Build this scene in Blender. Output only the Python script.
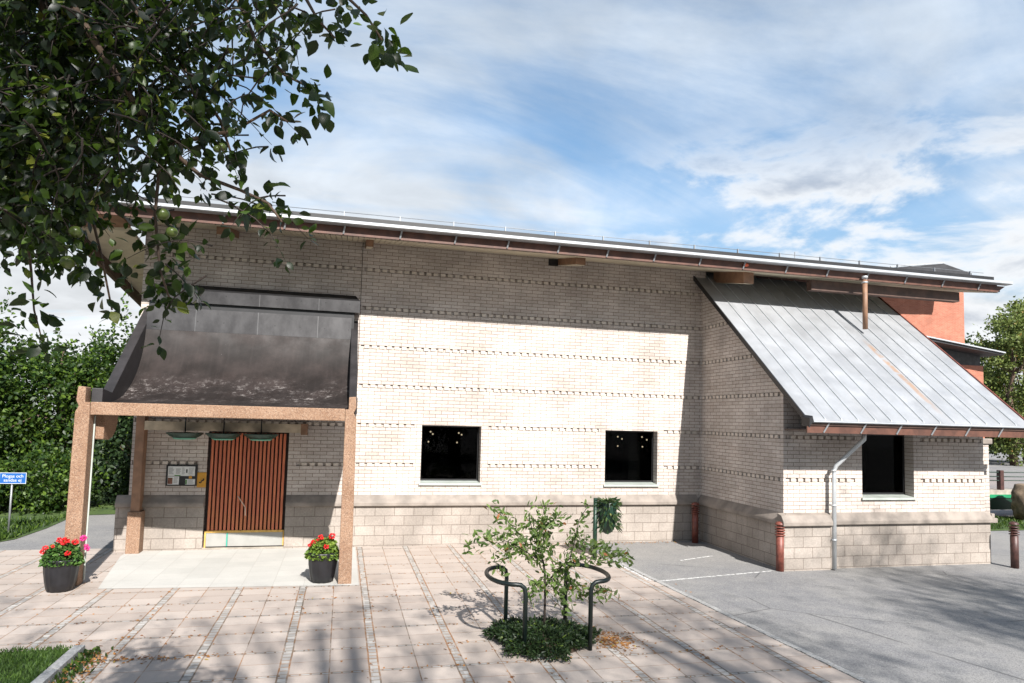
import bpy, math, random
import numpy as np
from mathutils import Vector, Matrix
random.seed(7); RNG = np.random.default_rng(7)
for o in list(bpy.data.objects): bpy.data.objects.remove(o)
SC = bpy.context.scene; COL = SC.collection
rad = math.radians

# ---------------------------------------------------------------- camera
FPX, CXP, CYP, CAMH = 686.7, 515.5, 369.7, 2.7
yaw, pitch, roll = rad(13.9685), rad(4.14), rad(1.504)
_f = Vector((math.sin(yaw)*math.cos(pitch), math.cos(yaw)*math.cos(pitch), math.sin(pitch)))
_r = Vector((math.cos(yaw), -math.sin(yaw), 0)); _u = _r.cross(_f)
CR = _r*math.cos(roll) + _u*math.sin(roll); CU = -_r*math.sin(roll) + _u*math.cos(roll); CF = _f
cd = bpy.data.cameras.new('camera'); cam = bpy.data.objects.new('camera', cd); COL.objects.link(cam)
cd.sensor_width = 36; cd.lens = FPX/1024*36; cd.shift_x = -3.5/1024; cd.shift_y = 28.2/1024
cd.clip_start = 0.05; cd.clip_end = 3000
cam.matrix_world = Matrix(((CR.x, CU.x, -CF.x, 0), (CR.y, CU.y, -CF.y, 0), (CR.z, CU.z, -CF.z, CAMH), (0, 0, 0, 1)))
SC.camera = cam
def ray(x, y): return CF + CR*((x-CXP)/FPX) - CU*((y-CYP)/FPX)
def at(x, y, Y):
    d = ray(x, y); return Vector((0, 0, CAMH)) + d*(Y/d.y)
def far(x, y, dist): return Vector((0, 0, CAMH)) + ray(x, y)*dist
def gnd(x, y, z=0):
    d = ray(x, y); return Vector((0, 0, CAMH)) + d*((z-CAMH)/d.z)

# ---------------------------------------------------------------- light
SUN_S, SUN_T = 0.77, 0.13
sd = bpy.data.lights.new('sun', 'SUN'); sun = bpy.data.objects.new('sun', sd); COL.objects.link(sun)
sd.energy = 5.0; sd.angle = rad(0.55); sd.color = (1, 0.962, 0.92)
sun.rotation_euler = Vector((-SUN_T, 1, -SUN_S)).to_track_quat('-Z', 'Y').to_euler()
EL = math.atan(SUN_S/math.hypot(1, SUN_T)); AZ = math.atan2(SUN_T, -1)
SC.view_settings.view_transform = 'Standard'; SC.view_settings.look = 'None'
SC.view_settings.exposure = 1.03; SC.view_settings.gamma = 1.0; SC.view_settings.use_curve_mapping = False
SC.render.engine = 'CYCLES'

# ---------------------------------------------------------------- node expression helper
class G:
    def __init__(s, tree): s.t = tree; s.n = tree.nodes; s.l = tree.links
    def new(s, typ, **kw):
        n = s.n.new(typ)
        for k, v in kw.items(): setattr(n, k, v)
        return n
    def put(s, sock, v):
        if isinstance(v, E): s.l.new(v.s, sock)
        elif hasattr(v, 'is_output'): s.l.new(v, sock)
        elif v is not None:
            if sock.type == 'RGBA' and len(v) == 3: v = (*v, 1)
            sock.default_value = v
    def math(s, op, a, b=None, c=None):
        n = s.new('ShaderNodeMath', operation=op)
        for i, v in enumerate((a, b, c)):
            if v is not None: s.put(n.inputs[i], v)
        return E(s, n.outputs[0])
    def mix(s, f, a, b, mode='MIX'):
        n = s.new('ShaderNodeMix', data_type='RGBA', blend_type=mode)
        s.put(n.inputs[0], f); s.put(n.inputs[6], a); s.put(n.inputs[7], b)
        return E(s, n.outputs[2])
    def noise(s, vec, scale=5, detail=4, rough=.55, dist=0):
        n = s.new('ShaderNodeTexNoise'); s.put(n.inputs['Vector'], vec)
        n.inputs['Scale'].default_value = scale; n.inputs['Detail'].default_value = detail
        n.inputs['Roughness'].default_value = rough; n.inputs['Distortion'].default_value = dist
        return E(s, n.outputs['Fac'])
    def vor(s, vec, scale, feature='F1', out='Distance'):
        n = s.new('ShaderNodeTexVoronoi', feature=feature); s.put(n.inputs['Vector'], vec)
        n.inputs['Scale'].default_value = scale; return E(s, n.outputs[out])
    def ramp(s, f, a, b, lo=0, hi=1, smooth=True):
        n = s.new('ShaderNodeMapRange', clamp=True, interpolation_type='SMOOTHSTEP' if smooth else 'LINEAR')
        for i, v in enumerate((f, a, b, lo, hi)): s.put(n.inputs[i], v)
        return E(s, n.outputs[0])
    def comb(s, x, y, z=0.0):
        n = s.new('ShaderNodeCombineXYZ')
        for i, v in enumerate((x, y, z)): s.put(n.inputs[i], v)
        return E(s, n.outputs[0])
    def sep(s, v):
        n = s.new('ShaderNodeSeparateXYZ'); s.put(n.inputs[0], v)
        return [E(s, o) for o in n.outputs]
    def bump(s, h, strength=.3, dist=.01):
        n = s.new('ShaderNodeBump'); n.inputs['Strength'].default_value = strength
        n.inputs['Distance'].default_value = dist; s.put(n.inputs['Height'], h); return E(s, n.outputs[0])
    def pos(s): return E(s, s.new('ShaderNodeNewGeometry').outputs['Position'])
    def obj(s): return E(s, s.new('ShaderNodeTexCoord').outputs['Object'])
    def island(s): return E(s, s.new('ShaderNodeNewGeometry').outputs['Random Per Island'])
class E:
    def __init__(s, g, sock): s.g = g; s.s = sock
    def __add__(s, o): return s.g.math('ADD', s, o)
    def __sub__(s, o): return s.g.math('SUBTRACT', s, o)
    def __mul__(s, o): return s.g.math('MULTIPLY', s, o)
    def __rmul__(s, o): return s.g.math('MULTIPLY', s, o)
    def __truediv__(s, o): return s.g.math('DIVIDE', s, o)
    def lt(s, o): return s.g.math('LESS_THAN', s, o)
    def gt(s, o): return s.g.math('GREATER_THAN', s, o)
    def fract(s): return s.g.math('FRACT', s)
    def floor(s): return s.g.math('FLOOR', s)
    def abs(s): return s.g.math('ABSOLUTE', s)
    def max(s, o): return s.g.math('MAXIMUM', s, o)
    def min(s, o): return s.g.math('MINIMUM', s, o)

def material(name):
    m = bpy.data.materials.new(name); m.use_nodes = True
    g = G(m.node_tree); b = m.node_tree.nodes['Principled BSDF']
    return m, g, b
def simple(name, col, rough=.6, var=.15, scale=8, metal=0, spec=.5, bump=0, bscale=60):
    m, g, b = material(name); p = g.obj()
    f = g.ramp(g.noise(p, scale, 5), .3, .7)
    c = g.mix(f, [v*(1-var) for v in col], [min(1, v*(1+var)) for v in col])
    g.put(b.inputs['Base Color'], c)
    b.inputs['Roughness'].default_value = rough; b.inputs['Metallic'].default_value = metal
    b.inputs['Specular IOR Level'].default_value = spec
    if bump: g.put(b.inputs['Normal'], g.bump(g.noise(p, bscale, 3), bump, .01))
    return m
COURSE, Z0 = .0745, 1.05
def brick(name, axis, c1, c2, mortar, w=.26, h=COURSE, z0=Z0, ms=.0055, stain=.25, rough=.8):
    m, g, b = material(name); p = g.pos(); x, y, z = g.sep(p)
    v = g.comb({'x': x, 'y': y}[axis] + 40.07, z - z0 + h*400, 0.0)
    t = g.new('ShaderNodeTexBrick', offset=.5, squash=1)
    g.put(t.inputs['Vector'], v); g.put(t.inputs['Color1'], c1); g.put(t.inputs['Color2'], c2); g.put(t.inputs['Mortar'], mortar)
    for k, q in (('Scale', 1), ('Mortar Size', ms), ('Mortar Smooth', .25), ('Bias', 0), ('Brick Width', w), ('Row Height', h)): t.inputs[k].default_value = q
    n = g.ramp(g.noise(p, 1.1, 6, .62), .3, .75, 1-stain, 1.08)
    n2 = g.ramp(g.noise(p, 30, 3), .3, .7, .9, 1.08)
    run = g.ramp(g.noise(g.comb({'x': x, 'y': y}[axis]*2.6, z*.22, 0.0), 1.7, 6, .6), .56, .80, 1.0, .84)
    c = g.mix(1.0, E(g, t.outputs['Color']), g.comb(n*n2*run, n*n2*run, n*n2*run), 'MULTIPLY')
    g.put(b.inputs['Base Color'], c); b.inputs['Roughness'].default_value = rough; b.inputs['Specular IOR Level'].default_value = .2
    inv = E(g, t.outputs['Fac'])*-1.0 + g.noise(p, 50, 3)*.35
    g.put(b.inputs['Normal'], g.bump(inv, .55, .006))
    return m
def leaf_mat(name, dark, light, yellow=None, rough=.5, trans=.35, gam=1.0):
    m, g, b = material(name); r = g.island(); p = g.pos()
    c = g.mix(g.math('POWER', r, gam), dark, light)
    if yellow: c = g.mix(g.ramp(r, .955, .985), c, yellow)
    g.put(b.inputs['Base Color'], c); b.inputs['Roughness'].default_value = rough; b.inputs['Specular IOR Level'].default_value = .35
    t = g.new('ShaderNodeBsdfTranslucent'); g.put(t.inputs['Color'], g.mix(.5, c, [v*1.6 for v in light]))
    mx = g.new('ShaderNodeMixShader'); mx.inputs[0].default_value = trans
    g.l.new(b.outputs[0], mx.inputs[1]); g.l.new(t.outputs[0], mx.inputs[2])
    g.l.new(mx.outputs[0], m.node_tree.nodes['Material Output'].inputs[0])
    return m
M = {}
BR1, BR2, BM = (.565, .508, .462), (.475, .415, .369), (.21, .162, .135)
M['brick_x'] = brick('pale brick facing front', 'x', BR1, BR2, BM)
M['brick_y'] = brick('pale brick facing side', 'y', BR1, BR2, BM)
M['block_x'] = brick('plinth block front', 'x', (.355, .312, .274), (.325, .284, .247), (.20, .165, .138), .4, .2, .03, .007, .3)
M['block_y'] = brick('plinth block side', 'y', (.355, .312, .274), (.325, .284, .247), (.20, .165, .138), .4, .2, .03, .007, .3)
M['red_x'] = brick('red brick', 'x', (.42, .158, .10), (.345, .12, .075), (.36, .24, .19), .25, .075, 0, .006, .2)
M['red_y'] = brick('red brick side', 'y', (.42, .158, .10), (.345, .12, .075), (.36, .24, .19), .25, .075, 0, .006, .2)
M['header'] = simple('header brick', (.50, .44, .38), .8, .15, 3)
M['ledge'] = simple('plinth ledge', (.215, .184, .158), .75, .25, 3, bump=.2, bscale=30)
M['sill'] = simple('sill metal', (.42, .46, .42), .4, .1, 5, .2)
M['soffit'] = simple('soffit boards', (.50, .44, .33), .6, .12, 3)
M['fascia'] = simple('fascia wood', (.085, .034, .021), .55, .3, 6)
M['beam'] = simple('beam wood', (.22, .12, .07), .6, .2, 5)
M['dark_beam'] = simple('dark beam', (.07, .038, .027), .6, .3, 5)
M['zinc'] = simple('zinc', (.50, .52, .53), .42, .12, 4, .45)
M['white_metal'] = simple('gutter metal', (.40, .415, .43), .38, .08, 4, .2)
M['black'] = simple('black steel', (.009, .009, .010), .5, .3, 5)
M['wire'] = simple('steel wire', (.25, .26, .27), .5, .1, 5, .5)
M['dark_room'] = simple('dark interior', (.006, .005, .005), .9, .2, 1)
M['blind'] = simple('grey blind', (.05, .05, .05), .8, .1, 9)
def post_conc(name, a, b_, sp):
    m, g, b = material(name); p = g.obj()
    c = g.mix(g.ramp(g.noise(p, 2.2, 6), .3, .7), a, b_)
    s = g.vor(p, 95, out='Color'); sr = g.sep(s)[0]
    c = g.mix(g.ramp(sr, .6, .98)*.5, c, sp)
    c = g.mix(g.ramp(g.sep(s)[1], .74, .95)*.7, c, (.10, .06, .045))
    g.put(b.inputs['Base Color'], c); b.inputs['Roughness'].default_value = .8; b.inputs['Specular IOR Level'].default_value = .2
    g.put(b.inputs['Normal'], g.bump(g.vor(p, 55), .4, .006)); return m
M['post'] = post_conc('exposed aggregate concrete', (.21, .122, .076), (.27, .17, .112), (.40, .30, .22))
M['cheek'] = simple('black concrete', (.022, .02, .021), .5, .35, 3, bump=.2)
# shell of the canopy: dark concrete, pale upper panel, lichen low down
m, g, b = material('canopy concrete'); p = g.pos(); x, y, z = g.sep(p)
c = g.mix(g.ramp(g.noise(p, 1.6, 6, .6), .35, .7), (.012, .009, .008), (.030, .0225, .0205))
streak = g.ramp(g.noise(g.comb(x*6.0, y*.5, z*.5), 2.2, 5), .45, .8)
c = g.mix(streak*.25, c, (.045, .036, .034))
band = g.ramp(z, 2.80, 2.92)*g.ramp(z, 3.45, 2.98)
lich = g.ramp(g.noise(p, 9, 9, .78, .2), .50, .70)*g.ramp(g.noise(p, 1.6, 3), .38, .62)
c = g.mix(band*lich*.85, c, (.32, .29, .275))
c = g.mix(g.ramp(g.vor(p, 9), .045, .02)*g.ramp(g.noise(p, 2.3), .5, .6)*.6, c, (.4, .38, .37))
g.put(b.inputs['Base Color'], c); g.put(b.inputs['Roughness'], g.ramp(g.noise(p, 2.5, 5), .3, .7, .55, .7)); b.inputs['Specular IOR Level'].default_value = .3
g.put(b.inputs['Normal'], g.bump(g.noise(p, 40, 4), .15, .01)); M['shell'] = m
m, g, b = material('canopy steel panel'); p = g.pos(); x, y, z = g.sep(p)
c = g.mix(g.ramp(g.noise(g.comb(x*1.2, y, z*.7), 2.6, 6, .65), .3, .72), (.024, .0225, .0235), (.058, .056, .057))
seam = ((x/1.13).fract()-.5).abs().lt(.006)
c = g.mix(seam*.5, c, (.14, .14, .14))
bolt = g.math('SQRT', g.math('POWER', (((x+.2)/.47).fract()-.5)*.47, 2.0) + g.math('POWER', (((z-4.28)/.27).fract()-.5)*.27, 2.0)).lt(.013)
c = g.mix(bolt*.85, c, (.02, .02, .02))
g.put(b.inputs['Base Color'], c); b.inputs['Roughness'].default_value = .36; b.inputs['Metallic'].default_value = .35
M['panel'] = m
# standing seam roof sheet with its rust streak below the spout
m, g, b = material('zinc roof sheet'); p = g.pos(); x, y, z = g.sep(p)
sheet = g.noise(g.comb((x/.3536).floor()*3.7, g.math('MULTIPLY', y, .25), 0.0), 2.0, 2)
c = g.mix(g.ramp(g.noise(p, 1.4, 7, .65), .3, .72), (.25, .255, .262), (.35, .358, .37))
c = g.mix(g.ramp(sheet, .35, .65)*.35, c, (.385, .397, .41))
dirt = g.ramp(g.noise(g.comb(x*2.5, y*.5, 0.0), 3.0, 5), .52, .8)
c = g.mix(dirt*.3, c, (.30, .29, .28))
xs = g.noise(g.comb(y*1.0, 0.0, 0.0), 2.5, 3)*.05
sx = (x - 11.10 - xs).abs()
st = g.ramp(sx, .085, .035)*g.ramp(y, 12.9, 12.5)*g.ramp(y, 10.55, 11.6)*g.ramp(g.noise(p, 6, 4), .3, .55)
c = g.mix(st*.8, c, (.33, .20, .12))
g.put(b.inputs['Base Color'], c); g.put(b.inputs['Roughness'], g.ramp(g.noise(p, 3, 4), .3, .7, .36, .55)); b.inputs['Metallic'].default_value = .3
g.put(b.inputs['Normal'], g.bump(g.noise(g.comb(x*2.2, y*.7, z*.7), 2.6, 3), .25, .03)); M['roof'] = m
# wood slat door
m, g, b = material('door slats'); p = g.obj(); x, y, z = g.sep(p)
c = g.mix(g.ramp(g.noise(g.comb(x*40.0, y*4.0, z*3.0), 1.0, 5), .3, .7), (.42, .10, .05), (.60, .185, .075))
c = g.mix(g.island()*.5, c, (.32, .08, .045))
c = g.mix(g.ramp(z, 1.3, .4)*g.ramp(g.noise(p, 6, 4), .35, .6)*.7, c, (.44, .15, .05))
g.put(b.inputs['Base Color'], c); b.inputs['Roughness'].default_value = .5; M['slat'] = m
M['door_back'] = simple('door backing', (.02, .012, .01), .8)
M['kick'] = simple('kick panel', (.28, .275, .255), .5, .06, 5)
M['teal'] = simple('teal strip', (.04, .30, .22), .5)
M['yellow_wood'] = simple('worn yellow strip', (.55, .33, .08), .6)
M['handle'] = simple('pale handle', (.62, .48, .38), .35, .1, 5, .3)
M['pale_wood'] = simple('pale timber', (.44, .36, .26), .6, .15, 6)
M['lamp_green'] = simple('lamp green', (.005, .03, .02), .4)
m, g, b = material('lamp glass'); b.inputs['Base Color'].default_value = (.13, .36, .26, 1); b.inputs['Roughness'].default_value = .3
M['lamp_glass'] = m
# glass
m, g, b = material('window glass'); gl = g.new('ShaderNodeBsdfGlossy'); gl.inputs['Roughness'].default_value = .02
tr = g.new('ShaderNodeBsdfTransparent'); tr.inputs['Color'].default_value = (.30, .31, .30, 1)
fr = g.new('ShaderNodeFresnel'); fr.inputs['IOR'].default_value = 1.22
mx = g.new('ShaderNodeMixShader'); g.put(mx.inputs[0], E(g, fr.outputs[0])*.45); g.l.new(tr.outputs[0], mx.inputs[1]); g.l.new(gl.outputs[0], mx.inputs[2])
g.l.new(mx.outputs[0], m.node_tree.nodes['Material Output'].inputs[0]); M['glass'] = m
m, g, b = material('lit bulb'); b.inputs['Base Color'].default_value = (1, .9, .75, 1)
b.inputs['Emission Color'].default_value = (1, .78, .55, 1); b.inputs['Emission Strength'].default_value = 3.0; M['bulb'] = m
# ground
m, g, b = material('asphalt'); p = g.pos()
c = g.mix(g.ramp(g.noise(p, .35, 6, .6), .3, .7), (.165, .165, .17), (.24, .232, .22))
c = g.mix(g.ramp(g.noise(p, 2.5, 5, .7), .4, .75)*.4, c, (.29, .28, .26))
s = g.sep(g.vor(p, 85, out='Color'))[0]
c = g.mix(g.ramp(s, .6, 1)*.45, c, (.33, .32, .30)); c = g.mix(g.ramp(s, .3, 0)*.5, c, (.07, .07, .075))
oil = g.ramp(g.noise(p, .9, 7, .7), .58, .74); c = g.mix(oil*.45, c, (.10, .10, .102))
crk = g.ramp(g.vor(p, .35, 'DISTANCE_TO_EDGE'), .006, .002)*g.ramp(g.noise(p, .5), .5, .6)
c = g.mix(crk*.6, c, (.05, .05, .05))
g.put(b.inputs['Base Color'], c); b.inputs['Roughness'].default_value = .85; b.inputs['Specular IOR Level'].default_value = .25
g.put(b.inputs['Normal'], g.bump(g.vor(p, 85), .5, .006)); M['asphalt'] = m
def paving(name, base_a, base_b, sett, x0, y0, px, py, strips=True, joint=(.12, .095, .07)):
    m, g, b = material(name); p = g.pos(); x, y, z = g.sep(p)
    wob = (g.noise(p, 3.0, 2)-.5)*.012
    gx = (x + wob - x0)/px; gy = (y + wob - y0)/py
    fx = gx.fract(); fy = gy.fract()
    # distances in metres to nearest strip line and middle line
    dx = ((fx-.5).abs()*-1.0 + .5)*px; dxm = (fx-.5).abs()*px
    dy = ((fy-.5).abs()*-1.0 + .5)*py; dym = (fy-.5).abs()*py
    cell = g.comb((gx*2.0).floor()*1.37, (gy*2.0).floor()*2.11, 0.0)
    wn = g.new('ShaderNodeTexWhiteNoise', noise_dimensions='3D'); g.put(wn.inputs['Vector'], cell); rnd = E(g, wn.outputs[0])
    c = g.mix(rnd, base_a, base_b)
    c = g.mix(g.ramp(g.noise(p, 1.3, 7, .65), .35, .75)*.35, c, [v*.72 for v in base_a])
    c = g.mix(g.ramp(g.noise(p, 6, 5, .65), .62, .8)*.45, c, [v*.5 for v in base_a])
    c = g.mix(g.ramp(g.noise(p, 70, 2), .3, .8)*.25, c, [v*.7 for v in base_a])
    h = 1.0
    jn = dxm.lt(.006).max(dym.lt(.004))
    if strips:
        # sett strips: two joints with small cubes between
        cub = ((y/.105).fract()-.5).abs().gt(.43); cubx = ((x/.105).fract()-.5).abs().gt(.40)
        inx = dx.lt(.05); iny = dy.lt(.022)
        wn2 = g.new('ShaderNodeTexWhiteNoise', noise_dimensions='3D'); g.put(wn2.inputs['Vector'], g.comb((x/.105).floor(), (y/.105).floor(), 3.0))
        sc = g.mix(E(g, wn2.outputs[0]), [v*.72 for v in sett], [min(v*1.12, .7) for v in sett])
        inset = inx.max(iny)
        c = g.mix(inset, c, sc)
        edge = ((dx-.05).abs().lt(.009)).max((dy-.022).abs().lt(.006)*inx.lt(.5)).max(inx*cub).max(iny*cubx)
        moss = g.ramp(g.noise(p, 1.7, 4), .35, .65)
        jc = g.mix(moss, joint, (.27, .13, .05))
        c = g.mix(edge.max(jn*g.ramp(g.noise(p, 3), .3, .5))*g.ramp(g.noise(p, 8, 3), .25, .6, .35, .95), c, jc)
        h = edge.max(jn)
    else:
        jn = jn.max(dx.lt(.005)).max(dy.lt(.004))
        c = g.mix(jn*.6, c, joint); h = jn
    g.put(b.inputs['Base Color'], c); b.inputs['Roughness'].default_value = .8; b.inputs['Specular IOR Level'].default_value = .25
    g.put(b.inputs['Normal'], g.bump(h*-1.0 + g.noise(p, 60, 2)*.3, .5, .006))
    return m
M['paving'] = paving('concrete slab paving', (.365, .308, .268), (.43, .37, .325), (.37, .35, .325), .44, 11.40, .93, .755)
M['porch_floor'] = paving('porch slabs', (.43, .42, .39), (.48, .465, .43), (.4, .4, .4), .44, 11.40, .93, .80, False, (.35, .33, .30))
m, g, b = material('worn road paint'); p = g.pos()
c = g.mix(g.ramp(g.noise(p, 14, 6, .7), .42, .60), (.62, .62, .60), (.21, .205, .20)); g.put(b.inputs['Base Color'], c); b.inputs['Roughness'].default_value = .8; M['paint'] = m
m, g, b = material('lawn'); p = g.pos()
c = g.mix(g.ramp(g.noise(p, 2, 5), .3, .7), (.035, .07, .014), (.075, .12, .022)); g.put(b.inputs['Base Color'], c); b.inputs['Roughness'].default_value = .9
g.put(b.inputs['Normal'], g.bump(g.noise(p, 40, 4), 1, .03)); M['lawn'] = m
M['soil'] = simple('soil', (.05, .032, .02), .95, .4, 20, bump=.6, bscale=40)
M['granite'] = simple('granite kerb', (.30, .295, .285), .75, .25, 40, bump=.3)
M['grass'] = leaf_mat('grass blades', (.03, .07, .012), (.085, .15, .025), None, .6, .2)
M['apple_leaf'] = leaf_mat('apple leaf', (.0035, .009, .0025), (.075, .135, .014), (.17, .19, .03), .42, .30, 4.5)
M['apple'] = simple('green apple', (.075, .105, .022), .35, .3, 12)
M['hedge_leaf'] = leaf_mat('hedge leaf', (.014, .036, .006), (.11, .18, .022), None, .5, .3, 2.8)
M['dark_leaf'] = leaf_mat('dark leaf', (.012, .03, .006), (.045, .085, .016), None, .55, .25)
M['birch_leaf'] = leaf_mat('birch leaf', (.05, .08, .02), (.18, .22, .055), (.24, .13, .03), .55, .3)
M['sapling_leaf'] = leaf_mat('sapling leaf', (.05, .095, .022), (.17, .24, .065), (.30, .10, .04), .5, .35)
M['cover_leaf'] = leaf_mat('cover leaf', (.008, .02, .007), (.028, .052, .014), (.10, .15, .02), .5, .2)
M['sapling_dark'] = leaf_mat('trailing leaf', (.012, .03, .01), (.07, .11, .035), (.2, .2, .06), .5, .25, 1.5)
M['geranium_leaf'] = leaf_mat('geranium leaf', (.06, .13, .02), (.22, .30, .05), None, .5, .3)
M['geranium_leaf_dark'] = leaf_mat('geranium leaf dark', (.025, .08, .018), (.11, .20, .045), None, .5, .3)
M['red_petal'] = leaf_mat('red petal', (.55, .015, .02), (.75, .05, .05), None, .5, .2)
M['pink_petal'] = leaf_mat('pink petal', (.6, .03, .2), (.75, .08, .33), None, .5, .2)
M['dry_leaf'] = leaf_mat('fallen leaf', (.16, .06, .02), (.38, .18, .05), (.4, .3, .05), .8, .1)
M['bark'] = simple('bark', (.09, .06, .042), .9, .4, 12, bump=.6, bscale=30)
M['dark_bark'] = simple('dark bark', (.028, .02, .016), .9, .4, 12)
M['hoop'] = simple('dark green paint', (.002, .007, .006), .45, .2, 6)
M['green'] = simple('green paint', (.005, .028, .015), .45, .25, 6)
M['bright_green'] = simple('bright green paint', (.012, .20, .085), .5, .25, 3)
M['rust'] = simple('red brown paint', (.15, .042, .028), .5, .35, 9)
M['dark_rust'] = simple('dark brown paint', (.055, .022, .018), .5, .35, 9)
M['pot'] = simple('black pot', (.010, .010, .012), .38, .3, 6)
M['rock'] = simple('boulder', (.17, .125, .085), .9, .45, 6, bump=.9, bscale=7)
M['blue'] = simple('sign blue', (.008, .085, .30), .4, .05)
M['white'] = simple('sign white', (.52, .55, .56), .4, .03)
M['paper'] = simple('paper', (.62, .62, .60), .7, .04)
M['photo_brown'] = simple('brown print', (.15, .06, .035), .7, .5, 30)
M['print_green'] = simple('green print', (.08, .20, .05), .7, .3, 30)
M['orange'] = simple('ochre plate', (.50, .24, .02), .5, .12, 9)
M['alarm'] = simple('orange red plastic', (.65, .10, .03), .4)
M['dark_roof'] = simple('black roofing', (.025, .025, .028), .6, .3, 2)
M['clad'] = simple('dark cladding', (.05, .05, .052), .7, .3, 4)
M['louvre'] = simple('grey louvre', (.22, .24, .25), .5, .15, 5)
M['concrete'] = simple('weathered concrete', (.30, .265, .22), .85, .25, 4)

# ---------------------------------------------------------------- world
W = bpy.data.worlds.new('World'); SC.world = W; W.use_nodes = True
g = G(W.node_tree); bg = W.node_tree.nodes['Background']
sky = g.new('ShaderNodeTexSky', sky_type='NISHITA'); sky.sun_disc = False
sky.sun_elevation = EL; sky.sun_rotation = AZ; sky.air_density = 1.0; sky.dust_density = .6; sky.ozone_density = 1.2
d = E(g, g.new('ShaderNodeTexCoord').outputs['Generated']); x, y, z = g.sep(d)
zz = z.max(0.02) + .16
pv = g.comb(x/zz, y/zz, 0.0)
n1 = g.noise(pv, .75, 9, .56, .5)
n2 = g.noise(g.comb(x/zz*.55+7.3, y/zz*1.6+2.0, 4.0), .9, 8, .6, .8)
cir = g.ramp(n1*.55 + n2*.45, .40, .60)
low = g.ramp(z + x*.12, .44, .10)
cov = g.math('MINIMUM', cir*.80 + low*.5 + .17, 1.0)
wisp = g.ramp(g.noise(pv, 1.7, 8, .54, .5), .3, .72, .72, 1.06)
ccol = g.mix(g.ramp(z, .0, .5), (9.6, 9.8, 10.0), (7.6, 8.6, 9.8))
ccol = g.mix(1.0, ccol, g.comb(wisp, wisp, wisp), 'MULTIPLY')
# grey cumulus banks low on the right
n3 = g.noise(g.comb(x*3.2, y*3.2, z*8.0), 1.6, 9, .58, .25)
az = g.ramp(x - y*.55, -.22, .06)
bank = g.ramp(n3, .43, .56)*az*g.ramp(z, .44, .28)
lit = g.ramp(n3, .50, .72)
bcol = g.mix(lit, (9.6, 9.8, 10.0), (4.6, 5.1, 6.0))
skyc = g.mix(1.0, E(g, sky.outputs[0]), (1.05, 1.58, 1.78), 'MULTIPLY')
c = g.mix(cov, skyc, ccol); c = g.mix(bank*.95, c, bcol)
g.put(bg.inputs['Color'], c); bg.inputs['Strength'].default_value = .051

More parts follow.
